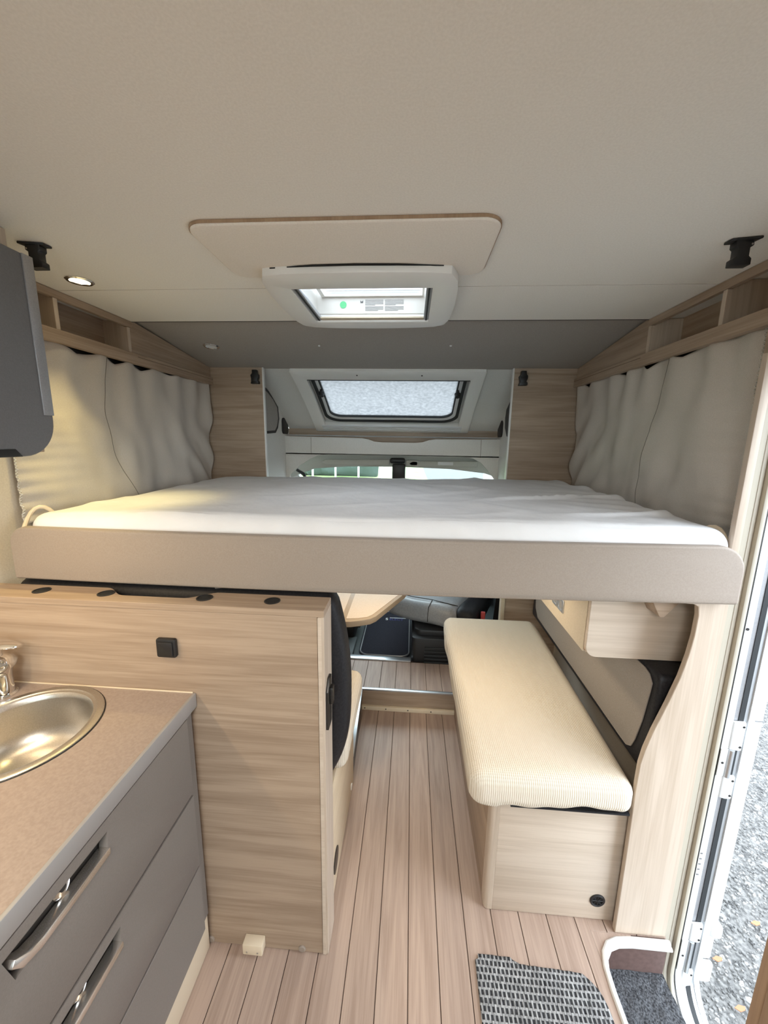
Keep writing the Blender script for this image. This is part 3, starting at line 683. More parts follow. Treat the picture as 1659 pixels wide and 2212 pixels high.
# overhead cabinet
oc = thing('overhead_cabinet', 'slate grey overhead kitchen cabinet with rounded lower corner', 'cabinet', (-1.05, 0.3, 1.53))
obj('body', box(-1.212, -0.925, -0.66, 0.925, 1.535, 1.98, 0.002), M_woody, oc)
dp = rrect(-0.68, 0.938, 1.527, 1.985, (0.0, 0.085, 0.004, 0.0), 10)
obj('door', prism(dp, 'x', -0.924, -0.903, 0.0015, 1), M_greyo, oc)
obj('edge_profile', prism([(0.912, 1.625), (0.938, 1.625), (0.938, 1.985), (0.912, 1.985)], 'x', -0.903, -0.899, 0.001), M_alub, oc, label='brushed metal strip along the door edge')
obj('lower_grip', prism([(-0.3, 1.527), (0.845, 1.527), (0.83, 1.545), (-0.3, 1.545)], 'x', -0.903, -0.900, 0.001), M_dark, oc)
obj('top_valance', box(-1.212, -0.955, -0.66, 0.930, 1.986, 2.043), M_woody, oc)
obj('valance_end', box(-0.990, -0.952, 0.915, 0.932, 1.986, 2.043, 0.001), M_woodz, oc)
# LED strip under the overhead cabinet lights the counter
ls = thing('counter_light', 'slim warm light strip under the overhead cabinet', 'lamp', (-0.96, 0.4, 1.52))
obj('housing', box(-0.985, -0.940, 0.0, 0.80, 1.526, 1.534, 0.001), M_alu, ls)
obj('diffuser', box(-0.980, -0.945, 0.01, 0.79, 1.523, 1.526), emis('warm light strip', (1.0, 0.74, 0.42), 3.0), ls)
o = area('counter_light_lamp', (-0.962, 0.40, 1.520), 0.035, 2.5, WARM, sy=0.75)

# ---- overhead side shelves
def side_shelf(side):
    s = 1 if side == 'right' else -1
    xf = 0.885 if s > 0 else -1.180
    g = 'open shelves along the side walls'
    t = thing('overhead_shelf', f'open ash wood shelf above the {side} curtain', 'shelf', (xf + s * 0.05, 1.2, 1.87), g)
    def bx(nm, d0, d1, y0, y1, z0, z1, M, w=0.001):
        a, c = sorted((xf + s * d0, xf + s * d1)); return obj(nm, box(a, c, y0, y1, z0, z1, w, 1), M, t)
    y0 = 1.115 if s > 0 else 0.95
    y0 = 0.80 if s > 0 else y0
    bx('shelf_board', -0.002, 0.13, y0, YB, 1.893, 1.908, M_woody)
    bx('rail', -0.012, 0.012, y0, YB - 0.001, 1.876, 1.918, M_woody)
    bx('rail_groove', -0.0125, -0.0115, 1.65, YB - 0.002, 1.905, 1.9065, M_floorb, 0)
    bx('curtain_gap_shade', 0.034, 0.040, y0, YB - 0.002, 1.830, 1.892, M_black)  # black strip added behind the curtain top so its gaps look shaded
    bx('back_board', 0.125, 0.131, y0, YB, 1.90, ZC, M_woody)
    bx('top_board', 0.0, 0.016, y0, 1.648, ZC - 0.026, ZC - 0.001, M_woody)
    ends = (1.27, 1.63) if s > 0 else (1.285, 1.62)
    for y in (ends[0], ends[1]) + ((0.90,) if s > 0 else (0.96,)):
        a, c = sorted((xf, xf + s * 0.125)); 
        dvb = box(a + 0.0015, c - 0.0015, y, y + 0.016, 1.907, ZC - 0.027, 0.001, 1)
        a2, c2 = sorted((xf + s * 0.0165, xf + s * 0.124)); box(a2, c2, y, y + 0.016, ZC - 0.028, ZC - 0.002, bm=dvb)
        dv = obj('divider', dvb, M_woodz, t)
    yy = ends[1] + 0.016
    a, c = sorted((xf + s * 0.002, xf + s * 0.016))
    obj('wedge_board', prism([(yy, 1.907), (YB, 1.907), (YB, soz(YB) - 0.002), (yy + 0.01, soz(yy) - 0.012), (yy, ZC - 0.002)], 'x', a, c), M_woody, t)
    return t
side_shelf('left'); side_shelf('right')

# ---- curtains at both ends of the bed
def curtain(side):
    s = 1 if side == 'right' else -1
    x0 = 0.898 if s > 0 else -1.192
    Y0, Y1 = (1.135, 2.262) if s > 0 else (1.105, 2.258)
    t = thing('curtain', f'greige blackout curtain hanging at the {side} end of the bed', 'curtain', (x0, 1.7, 1.31), 'curtains at the ends of the lift bed')
    se = 3.1 if s > 0 else 8.7
    dips = ((1.43, 0.016, 0.06), (1.62, 0.024, 0.05), (1.80, 0.018, 0.06), (2.15, 0.020, 0.06)) if s > 0 else ((1.37, 0.022, 0.09), (1.55, 0.024, 0.06), (1.70, 0.026, 0.06), (1.90, 0.012, 0.06))
    def sf(u, v):
        y = lerp(Y0, Y1, u)
        sag = 0.012 * max(0, noise.noise(Vector((y * 9 + se, 0, 0)))) + 0.006 * abs(math.sin(y * 21 + se))
        sag = sag * 0.5 + sum(max(0.0, d * (1 - abs(y - c) / w)) for c, d, w in dips)
        zt = 1.884 - sag; zb = 1.305 + 0.02 * noise.noise(Vector((y * 3, se, 0)))
        z = lerp(zb, zt, v)
        ple = 0.010 * math.sin(y * 40 + 2.2 * noise.noise(Vector((y * 3, se, z * 2)))) * (v ** 3)
        f = 0.024 * noise.noise(Vector((y * 5 + se, z * 3.2, 0.3))) + 0.010 * noise.noise(Vector((y * 12 + 2 * z, z * 9, se)))
        f += 0.016 * max(0, u - 0.55) / 0.45 * math.sin((y * 1.2 + z) * 26)* (1 - v) * 1.3
        # gathered small creases at the hem of the near edge
        f += 0.004 * math.exp(-u * 14) * math.sin(z * 150 + 3 * noise.noise(Vector((0, z * 9, se)))) * (1.15 - v)
        belly = 0.020 * (1 - v) * (1 - u * 0.7) - 0.02 * math.exp(-u * 18)
        edge = 0.0022 * noise.noise(Vector((z * 12, se, 1))) * max(0, 1 - u * 12)
        yo = (-0.012 * (1 - v) * (1 - u)) if s > 0 else (-0.01 * (1 - v) * (1 - u))
        return Vector((x0 - s * max(-0.012, ple + f * min(1, (1.05 - v) * 2.2) + belly), y + yo + edge, z))
    b = grid(sf, 150, 70)
    fb = obj('fabric', b, M_curt, t, angle=3.0)
    md = fb.modifiers.new('cloth thickness', 'SOLIDIFY'); md.thickness = 0.002; md.offset = 0
    # zigzag overlock along the near edge and seam line
    pts = []
    for k in range(121):
        p = sf(0.0, k / 120); q = sf(0.006 if k % 2 else 0.0, k / 120); pts.append(q + Vector((-s * 0.002, -0.002, 0)))
    obj('overlock_stitching', tube(pts, 0.0013, 5), M_stitch, t, label='white zigzag stitching along the edge')
    sm = []
    for k in range(61):
        v = 1 - k / 60
        u = 0.345 - 0.06 * math.sin((1 - v) * PI * 1.15) + 0.05 * (1 - v) if s < 0 else 0.315 + 0.055 * math.sin((1 - v) * PI * 0.9 + 0.2) + 0.16 * max(0, (0.55 - v)) 
        sm.append(sf(u, v) + Vector((-s * 0.0015, 0, 0)))
    obj('seam', tube(sm, 0.0011, 5), M_seamc, t)
    if s > 0: pass
    return t
curtain('left'); curtain('right')

# ---- lift bed and mattress
YF = 1.0
bd = thing('lift_bed', 'drop-down bed platform with rounded taupe front panel', 'bed', (-0.15, 1.6, 1.165))
fp = rrect(-1.166, 0.864, 1.162, 1.320, (0.008, 0.008, 0.070, 0.052), 10, 12)
def bow(p):
    x, y, z = p; q = (x + 0.15) / 1.02
    return (x, y + 0.012 * q * q, z - 0.004 * (1 - q * q) + 0.006 * q)
obj('front_panel', prism(fp, 'y', YF, YF + 0.028, 0.007, 3, fn=bow), M_beige, bd)
obj('bed_base', box(-1.12, 0.83, YF + 0.032, 2.255, 1.185, 1.235, 0.004), M_soffit, bd)
obj('underside_board', box(-1.12, 0.83, YF + 0.04, 2.25, 1.176, 1.184), M_consol, bd)
for x, sx in ((-1.150, -1), (0.842, 1)):
    obj('belt_guide', tube([(x + sx * 0.014 * math.cos(a) - sx * 0.006, YF + 0.05 + 0.01 * k, 1.318 + 0.040 * math.sin(a)) for k, a in enumerate([-0.6 + 0.42 * j for j in range(10)])], 0.006, 8), M_edge, bd, label='cream lifting belt guide')
def matt(p):
    x, y, z = p
    if z > 1.30:
        k = (z - 1.30) / 0.05
        z += k * (0.007 * noise.noise(Vector((x * 2.2, y * 2.2, 1.7))) + 0.003 * noise.noise(Vector((x * 7, y * 4, 4.0))))
        z += k * 0.0035 * math.sin((x * 0.9 + y * 0.5) * 34 + 3 * noise.noise(Vector((x * 3, y * 3, 0)))) * max(0, noise.noise(Vector((x * 2 + 5, y * 2, 9))))
        rg = max(0.0, 1 - 9 * abs(noise.noise(Vector((x * 1.5 + 0.9 * y, y * 3.6 - x * 0.8, 2.2)))))
        z += k * (0.003 + 0.007 * max(0, min(1, x * 2.2))) * rg * max(0, min(1, (y - 1.08) * 6))
        # wrinkles at the near right corner
        z += k * 0.003 * math.sin((y + x * 0.35) * 55) * max(0, 1 - abs(x - 0.72) * 4) * max(0, 1 - abs(y - 1.5) * 2.4)
        q = (x + 0.15)
        z -= k * 0.030 * max(0, -q - 0.4) ** 1.5 - k * 0.004 * max(0, q)
    if y < 1.06: z += 0.003 * math.sin(x * 7) + 0.004 * noise.noise(Vector((x * 5, 3, 0)))
    return Vector((x, y, z))
b = cushion(-1.135, 0.852, YF + 0.032, 2.262, 1.238, 1.362, 0.05, 0.006, 120, matt)
tag(obj('mattress', b, M_sheet), 'mattress under a white fitted sheet on the drop-down bed', 'mattress')

# ---- skylight
sk = thing('roof_skylight', 'white roof skylight with open blind and printed warning text', 'skylight', (-0.165, 1.39, 2.015))
ZS = 2.014
fo = [(-0.435, 1.135), (-0.36, 1.122), (-0.165, 1.116), (0.03, 1.122), (0.107, 1.135), (0.122, 1.25), (0.126, 1.38), (0.124, 1.50), (0.116, 1.585), (0.09, 1.622), (0.0, 1.638), (-0.165, 1.645), (-0.33, 1.638), (-0.42, 1.622), (-0.446, 1.585), (-0.454, 1.50), (-0.456, 1.38), (-0.450, 1.25)]
ca = (-0.165, 1.39)
def raypoly(poly, a):
    dx, dy = math.cos(a), math.sin(a); best = None
    for (x1, y1), (x2, y2) in zip(poly, poly[1:] + poly[:1]):
        ex, ey = x2 - x1, y2 - y1; den = dx * ey - dy * ex
        if abs(den) < 1e-12: continue
        tt = ((x1 - ca[0]) * ey - (y1 - ca[1]) * ex) / den; uu = ((x1 - ca[0]) * dy - (y1 - ca[1]) * dx) / den
        if tt > 0 and -1e-9 <= uu <= 1 + 1e-9: best = tt if best is None else min(best, tt)
    return (ca[0] + best * dx, ca[1] + best * dy)
rect = [(SX0 + 0.012, SY0 + 0.005), (SX1 - 0.008, SY0 + 0.005), (SX1 - 0.008, SY1), (SX0 + 0.012, SY1)]
angs = sorted([math.atan2(v - ca[1], u - ca[0]) for u, v in rect] + [-PI + 2 * PI * (k + 0.5) / 44 for k in range(44)])
fi = [raypoly(rect, a) for a in angs]; fo = [raypoly(fo, a) for a in angs]
obj('frame', ring(fo, fi, 'z', ZS, ZC - 0.001, w=0.003), M_white, sk)
obj('shaft', ring([(SX0 - 0.004, SY0), (SX1 + 0.004, SY0), (SX1 + 0.004, SY1 + 0.004), (SX0 - 0.004, SY1 + 0.004)], [(SX0 + 0.012, SY0 + 0.006), (SX1 - 0.008, SY0 + 0.006), (SX1 - 0.008, SY1 - 0.004), (SX0 + 0.012, SY1 - 0.004)], 'z', ZC - 0.002, 2.14), M_shaft, sk)
for x0, x1 in ((SX0 + 0.012, SX0 + 0.030), (SX1 - 0.026, SX1 - 0.008)):
    obj('blind_track', box(x0, x1, SY0 + 0.004, SY1 - 0.004, ZS + 0.006, ZS + 0.020, 0.002), M_alub, sk, label='grey blind guide track')
    obj('track_groove', box(x0 + 0.006, x1 - 0.006, SY0 + 0.004, SY1 - 0.004, ZS + 0.0045, ZS + 0.0062), M_rubber, sk)
obj('inner_frame', ring([(SX0 + 0.03, SY0 + 0.006), (SX1 - 0.026, SY0 + 0.006), (SX1 - 0.026, SY1 - 0.005), (SX0 + 0.03, SY1 - 0.005)], [(SX0 + 0.044, SY0 + 0.02), (SX1 - 0.034, SY0 + 0.02), (SX1 - 0.034, SY1 - 0.016), (SX0 + 0.044, SY1 - 0.016)], 'z', ZC + 0.055, ZC + 0.063, w=0.001), M_white, sk)
obj('ledge', box(SX0 + 0.03, SX1 - 0.026, SY1 - 0.030, SY1 - 0.004, ZS + 0.006, ZS + 0.012, 0.001), M_consol, sk)
obj('handle_bar', box(SX0 + 0.05, SX1 - 0.04, SY1 - 0.022, SY1 - 0.014, 2.118, 2.124), M_alu, sk)
b = grid(lambda u, v: (lerp(SX0 - 0.03, SX1 + 0.03, u), lerp(SY0 - 0.03, SY1 + 0.03, v), 2.142 + 0.06 * (1 - (2 * u - 1) ** 4) * (1 - (2 * v - 1) ** 4)), 16, 16)
obj('dome', b, M_opal, sk, label='milky acrylic dome')
slot = [(-0.40, 1.128), (-0.28, 1.114), (-0.165, 1.110), (-0.05, 1.114), (0.07, 1.126), (-0.05, 1.119), (-0.165, 1.117), (-0.28, 1.119)]
obj('vent_slot', prism(slot, 'z', 2.030, 2.033), M_hole, sk, label='thin dark vent slot')
YS = SY1 - 0.0045
gst = obj('green_sticker', lathe([(0, 0), (0.0125, 0), (0.0125, -0.0008), (0, -0.0008)], (-0.273, YS, 2.074), 24, 'y'), M_green, sk)
tb = bmesh.new()
for c0, c1 in ((-0.190, -0.122), (-0.116, -0.046)):
    for k in range(5): box(c0, c1 - (0.03 if k == 4 else 0.0), YS - 0.0006, YS, 2.089 - k * 0.0042, 2.0903 - k * 0.0042, bm=tb)
    for k in range(4): box(c0, c1 - (0.02 if k == 3 else 0.0), YS - 0.0006, YS, 2.066 - k * 0.0042, 2.0673 - k * 0.0042, bm=tb)
obj('printed_text', tb, M_print, sk, smooth=False)
obj('print_emblem', prism([(-0.208, 2.080), (-0.198, 2.080), (-0.198, 2.089), (-0.203, 2.084), (-0.208, 2.089)], 'y', YS - 0.0006, YS), M_printd, sk)

# padded ceiling cover in front of the skylight
pd = rrect(-0.520, 0.180, 0.916, 1.20, 0.045, 8, 8)
cov = tag(obj('ceiling_cover', prism(pd, 'z', ZC - 0.011, ZC - 0.0005, 0.005, 3), M_pad), 'cream rounded rectangular cover plate on the ceiling behind the skylight', 'cover plate')

obj('cover_shadow_line', ring(rrect(-0.5215, 0.1815, 0.9145, 1.2015, 0.0465, 8, 8), pd, 'z', ZC - 0.007, ZC - 0.0005), M_wardr, cov)  # brown ring paints the shadow line round the cover's edge
# ---- spotlights
def spot(name, label, p, lit, nrm=(0, 0, 1)):
    t = thing(name, label, 'spotlight', p, 'small round ceiling spotlights')
    q = Vector((0, 0, 1)).rotation_difference(Vector(nrm)).to_matrix()
    fn = lambda v: q @ (v - Vector(p)) + Vector(p)
    obj('bezel', lathe([(0.026, 0.0), (0.038, 0.0), (0.038, -0.003), (0.034, -0.006), (0.027, -0.005), (0.026, 0.0)], p, 32, fn=fn), M_chrome, t)
    obj('lens', lathe([(0, -0.001), (0.027, -0.001), (0.027, -0.003), (0, -0.004)], p, 24, fn=fn), emis('lit warm lens', (1.0, 0.86, 0.50), 8.0) if lit else M_whitem, t)
    return t
SP = (-1.031, 1.225, ZC)
spot('ceiling_spotlight', 'lit warm round spotlight in the ceiling above the left curtain', SP, True)
sl = bpy.data.lights.new('spotlight_beam', 'SPOT'); sl.energy = 9; sl.color = (1.0, 0.80, 0.34); sl.spot_size = 1.2; sl.spot_blend = 0.9; sl.shadow_soft_size = 0.02
slo = bpy.data.objects.new('spotlight_beam', sl); COL.objects.link(slo); slo.location = (SP[0], SP[1], SP[2] - 0.012)
spot('ceiling_spotlight', 'unlit round spotlight in the grey sloped lining', (-1.0, 1.955, soz(1.955)), False, (0, 0.137, 1))
# housing of the unseen lamp added behind the camera to fill the interior
cl = thing('added_fill_lamp', 'square white fill lamp added unseen behind the viewer', 'lamp', (-0.10, -0.75, 2.02))
obj('housing', prism(rrect(-0.36, 0.16, -1.01, -0.49, 0.03), 'z', 2.02, ZC, 0.004), M_white, cl)
obj('diffuser', prism(rrect(-0.35, 0.15, -1.0, -0.5, 0.03), 'z', 1.995, 2.02, 0.004), emis('fill lamp panel', NEUT, 2.0), cl)

# ---- black bed-belt catches
def catch_ceiling(p, s, label):
    t = thing('belt_catch', label, 'catch', p, 'black plastic bed catches')
    x, y, z = p; k = 0.62
    pl = [(-0.05, -0.030), (0.045, -0.012), (0.05, 0.024), (-0.04, 0.016)]
    obj('mounting_plate', prism([(x - s * k * u, y + k * v) for u, v in pl], 'z', z - 0.006, z - 0.0005, 0.0015), M_black, t)
    prof = [(-0.030, -0.006), (0.030, -0.006), (0.030, -0.028), (0.022, -0.034), (0.022, -0.062), (0.034, -0.070), (0.034, -0.092), (-0.030, -0.092), (-0.030, -0.070), (-0.020, -0.062), (-0.020, -0.034), (-0.032, -0.026)]
    obj('hook_body', prism([(x - s * k * u, z + k * v) for u, v in prof], 'y', y - 0.010, y + 0.012, 0.0015), M_black, t)
    obj('rivet', lathe([(0, 0), (0.002, 0), (0.002, -0.001), (0, -0.001)], (x + s * 0.015, y - 0.010, z - 0.014), 8, 'y'), M_steel, t)
    return t
catch_ceiling((-0.952, 1.005, ZC), -1, 'black plastic catch under the ceiling beside the overhead cabinet')
catch_ceiling((0.745, 1.045, ZC), 1, 'black plastic catch under the ceiling above the right curtain')
def catch_panel(x, label):
    t = thing('belt_catch', label, 'catch', (x, YB, 1.88), 'black plastic bed catches')
    z = 1.882
    prof = [(x - 0.022, z), (x + 0.024, z), (x + 0.024, z + 0.014), (x + 0.017, z + 0.02), (x + 0.023, z + 0.035), (x + 0.023, z + 0.05), (x + 0.016, z + 0.058), (x + 0.014, z + 0.076), (x - 0.012, z + 0.076), (x - 0.012, z + 0.058), (x - 0.022, z + 0.046), (x - 0.016, z + 0.02)]
    obj('hook_body', prism(prof, 'y', YB - 0.03, YB - 0.001, 0.002), M_black, t)
    obj('keeper', box(x - 0.016, x + 0.016, YB - 0.036, YB - 0.030, z + 0.012, z + 0.045, 0.002), M_black, t)
catch_panel(-0.911, 'black plastic catch on the wooden head panel left of the alcove')
catch_panel(0.595, 'black plastic catch on the wooden head panel right of the alcove')

# ---- left seat group behind the partition
bl = thing('storage_bench', 'cream laminate bench box behind the wooden partition', 'bench', (-0.7, 1.25, 0))
obj('side_panel', box(-0.246, -0.229, YP + 0.09, 1.535, 0.002, 0.452, 0.002), M_cream, bl)
obj('front_panel', box(-1.2, -0.248, 1.517, 1.533, 0.135, 0.452, 0.002), M_cream, bl)
obj('top_panel', box(-1.2, -0.248, 1.01, 1.517, 0.437, 0.452), M_cream, bl)
ov = lathe([(0, 0), (0.040, 0), (0.040, 0.003), (0.033, 0.004), (0, 0.004)], (-0.229, 1.112, 0.105), 28, 'x')
obj('vent_cap', ov, M_dark, bl, label='round dark vent cap')
obj('screw_cap', lathe([(0, 0), (0.014, 0), (0.014, 0.003), (0, 0.005)], (-0.229, 1.468, 0.042), 18, 'x'), M_white, bl)
tag(obj('bench_cushion', cushion(-1.19, -0.190, 1.118, 1.565, 0.454, 0.575, 0.04, 0.004, 22), M_waffle), 'cream waffle seat cushion on the left bench behind the partition', 'cushion')
sbk = thing('back_cushion', 'black leather seat back rising behind the wooden partition', 'cushion', (-0.7, 1.08, 0.52))
def lean(co): return Vector((co.x + 0.0, co.y + 0.02 * (0.8 - co.z), co.z))
def prof_sb(p):
    x, y, z = p
    if x > -0.5:
        tt = (z - 0.84) / 0.30
        x -= 0.045 * max(0, tt) ** 2.0 + 0.055 * max(0, -tt) ** 3.2
    return Vector((x, y, z))
b = cushion(-1.19, -0.166, 1.012, 1.115, 0.50, 1.152, 0.045, 0, 26, prof_sb)
obj('padding', b, M_leather, sbk)
obj('piping', tube([prof_sb((-0.180, 1.045, z)) for z in [0.56 + 0.03 * k for k in range(19)]], 0.004, 6), M_leather, sbk)
obj('headrest_loop', tube([(-0.56, 1.03, 1.150), (-0.5, 1.035, 1.157), (-0.3, 1.045, 1.157), (-0.22, 1.05, 1.147)], 0.006, 6), M_insert, sbk)
# dinette window on the left wall seen through the gap under the bed
w3 = sroot('window_2', (XL, 1.65, 0.70), 'dark left window beside the seat group')
obj('window_frame', ring(rrect(1.22, 2.12, 0.70, 1.17, 0.05, 6), rrect(1.26, 2.08, 0.74, 1.13, 0.04, 6), 'x', XL, XL + 0.018), M_black, w3)
obj('pane', prism(rrect(1.26, 2.08, 0.74, 1.13, 0.04, 6), 'x', XL + 0.002, XL + 0.006), M_dglass, w3)

# ---- dinette table
tbz = 0.74
tp = [(-1.15, 1.70), (-0.30, 1.662), (-0.262, 1.668), (-0.215, 1.685), (-0.175, 1.705), (-0.150, 1.735), (-0.015, 2.035), (0.0, 2.1), (0.0, 2.25), (-1.15, 2.25)]
tbl = thing('dinette_table', 'tan topped dinette table with pale rounded rim', 'table', (-0.6, 2.0, ZR))
obj('table_rim', prism(tp, 'z', tbz - 0.030, tbz, 0.004, 2), mat('tan table rim', (0.36, 0.285, 0.20), 0.5), tbl)
ti = [(-1.14, 1.725), (-0.312, 1.690), (-0.312, 2.235), (-1.14, 2.235)]
obj('table_leaf', prism(ti, 'z', tbz, tbz + 0.0015), M_table, tbl)
obj('table_leaf', prism([(-0.288, 1.693), (-0.235, 1.702), (-0.190, 1.720), (-0.168, 1.748), (-0.035, 2.04), (-0.02, 2.1), (-0.02, 2.235), (-0.288, 2.235)], 'z', tbz, tbz + 0.0015), M_table, tbl)
obj('table_leg', tube([(-0.55, 2.0, ZR), (-0.55, 2.0, tbz - 0.03)], 0.03, 18), M_alu, tbl)
obj('table_foot', lathe([(0, 0), (0.10, 0), (0.10, 0.008), (0.04, 0.02), (0, 0.02)], (-0.55, 2.0, ZR), 28), M_alu, tbl)
obj('swivel_bracket', prism([(-0.34, 1.76), (-0.24, 1.76), (-0.20, 1.80), (-0.22, 1.88), (-0.34, 1.90)], 'z', tbz - 0.065, tbz - 0.031, 0.008), M_consol, tbl)

# ---- right bench
br = thing('storage_bench', 'pale ash bench box by the entrance with round dark vent', 'bench', (0.5, 1.6, 0))
obj('front_panel', box(0.318, 0.742, 1.077, 1.093, 0.002, 0.455, 0.002), M_woodp, br)
cp = [(0.318, 1.077), (0.318, 1.118), (0.290, 1.118), (0.290, 1.090), (0.2925, 1.083), (0.297, 1.079), (0.303, 1.077)]
obj('corner_profile', prism(cp, 'z', 0.002, 0.455, 0.0005, 1), M_woodz, br)
obj('side_panel', box(0.290, 0.304, 1.118, 2.10, 0.002, 0.455, 0.001), M_woody, br)
obj('top_panel', box(0.304, 0.742, 1.118, 2.10, 0.44, 0.455), M_woodp, br)
vt = obj('vent', lathe([(0.017, 0), (0.0245, 0), (0.0245, -0.003), (0.021, -0.005), (0.017, -0.003), (0.017, 0)], (0.659, 1.0772, 0.082), 30, 'y'), M_black, br, label='round dark vent')
obj('vent_hole', lathe([(0, -0.0004), (0.018, -0.0004), (0.018, 0.0004), (0, 0.0004)], (0.659, 1.0772, 0.082), 24, 'y'), M_hole, vt)
for k in range(4):
    a = k * PI / 4; c = Vector((0.659, 1.0752, 0.082)); d = Vector((math.cos(a), 0, math.sin(a))) * 0.017
    obj('vent_spoke', tube([c - d, c + d], 0.0016, 5), M_black, vt)
def cpuff(co):
    x, y, z = co
    if x < 0.24: x += 0.006 * noise.noise(Vector((y * 6, z * 8, 2))) ; z -= 0.0
    if z < 0.50 and x < 0.30:
        z += 0.022 * noise.noise(Vector((y * 4.5, x, 7)))
    if y < 1.09: z += (0.018 * math.exp(-((x - 0.57) / 0.09) ** 2) - 0.004 + 0.003 * math.sin(x * 60)) * max(0, min(1, (0.53 - z) / 0.06)) * max(0, min(1, (1.09 - y) / 0.05))
    z = max(z, 0.4645)
    x += 0.030 * max(0, x - 0.3) / 0.4 * (y - 1.022) / 1.1
    return Vector((x, y, z))
rc = tag(obj('bench_cushion', cushion(0.208, 0.702, 1.022, 2.13, 0.462, 0.578, 0.045, 0.004, 46, cpuff), M_waffle), 'long cream waffle seat cushion on the right bench by the entrance', 'cushion')
obj('underside', box(0.34, 0.698, 1.045, 2.10, 0.4565, 0.463), M_leather, rc, label='dark underside of the cushion')
# backrest with fabric insert
rb = thing('back_cushion', 'black leather backrest with grey beige insert along the right wall', 'cushion', (0.78, 1.6, 0.56))
def lb(p):
    x, y, z = p
    return Vector((x + 0.03 * (z - 0.56), y, z))
obj('padding', prism(rrect(1.076, 2.19, 0.5825, 0.911, 0.02, 6, 4), 'x', 0.733, 0.865, 0.010, 3, fn=lb), M_leather, rb)
ins = [(1.20, 0.606), (2.08, 0.612), (2.13, 0.65), (2.14, 0.70), (2.14, 0.898), (1.145, 0.898), (1.122, 0.892), (1.102, 0.872), (1.104, 0.84), (1.114, 0.735), (1.130, 0.655), (1.142, 0.622), (1.165, 0.607)]
obj('insert', prism(ins, 'x', 0.728, 0.734, 0.002, fn=lb), M_insert, rb, label='grey beige fabric insert')
obj('insert_piping', tube([lb((0.7295, y, z)) for y, z in ins], 0.0016, 6, closed=True), M_insert, rb)
obj('piping', tube([lb((0.747 + 0.008 * k, 1.0755, 0.60 + 0.05 * k)) for k in range(6)], 0.003, 6), M_leather, rb)
# wall console above the backrest
cs = thing('wall_console', 'pale ash wall box above the right bench with beige front and two sockets', 'cabinet', (0.72, 1.5, 0.91))
obj('near_side', prism(rrect(0.566, 0.905, 0.912, 1.150, (0.034, 0.002, 0.002, 0.002), 8), 'y', 1.165, 1.181, 0.0015, 1), M_woodp, cs)
obj('gap_profile', box(0.570, 0.90, 1.181, 1.189, 0.925, 1.150), M_wardr, cs)
obj('beige_front', box(0.568, 0.580, 1.189, 2.0, 0.918, 1.150, 0.001), M_consol, cs)
obj('bottom_board', box(0.580, 0.905, 1.189, 2.0, 0.914, 0.926), M_woodp, cs)
for y in (1.36, 1.415):
    so2 = obj('socket_frame', ring(rrect(y, y + 0.05, 0.966, 1.014, 0.004, 3), rrect(y + 0.01, y + 0.04, 0.976, 1.004, 0.003, 3), 'x', 0.563, 0.568, w=0.001), M_alu, cs, label='chrome socket frame')
    obj('socket_plate', box(0.565, 0.5675, y + 0.01, y + 0.04, 0.976, 1.004), M_print, so2)
tag(obj('bed_support_bracket', prism([(0.69, 1.160), (0.80, 1.160), (0.742, 1.086), (0.730, 1.086)], 'y', 1.10, 1.164, 0.001), M_woodx), 'triangular wooden bracket on the wall box under the right end of the bed', 'bracket')

# ---- wooden pilaster beside the doorway
pe = [(0.709, 0.002), (0.707, 0.313), (0.704, 0.568), (0.705, 0.64), (0.712, 0.69), (0.727, 0.755), (0.753, 0.845), (0.775, 0.93), (0.787, 1.0), (0.793, 1.06), (0.794, 1.12), (0.790, 1.146), (0.778, 1.152), (0.745, 1.154), (0.745, 1.166), (0.867, 1.166), (0.867, 0.002)]
tr = struct('trim_1', prism(pe, 'y', 1.045, 1.062, 0.0015, 1), M_woodz, 'curved ash wood pilaster beside the entrance door')
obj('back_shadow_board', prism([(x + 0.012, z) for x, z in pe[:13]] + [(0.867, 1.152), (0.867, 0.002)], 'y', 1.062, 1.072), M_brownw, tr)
obj('upper_strip', box(0.846, 0.867, 1.045, 1.062, 1.166, 1.80, 0.0015), M_woodz, tr)
obj('upper_side', box(0.9135, 0.9245, 1.062, 1.30, 1.166, 1.825, 0.0015), M_woodz, tr)
obj('upper_board', box(0.846, 0.925, 1.035, 1.06, 1.80, 1.88, 0.0015), M_woodx, tr)

# ---- wardrobe edge at the right of the viewer
wd = thing('wardrobe', 'tall tan wooden wardrobe corner at the right edge beside the doorway', 'wardrobe', (0.76, 0.2, 0))
obj('side_panel', box(0.603, 0.922, 0.518, 0.538, 0.002, 2.04, 0.001), M_wardr, wd)
obj('front_panel', box(0.600, 0.618, -0.9, 0.5175, 0.08, 2.04, 0.001), M_wardr, wd)
obj('kick_board', box(0.625, 0.64, -0.9, 0.5175, 0.002, 0.078), M_dark, wd)

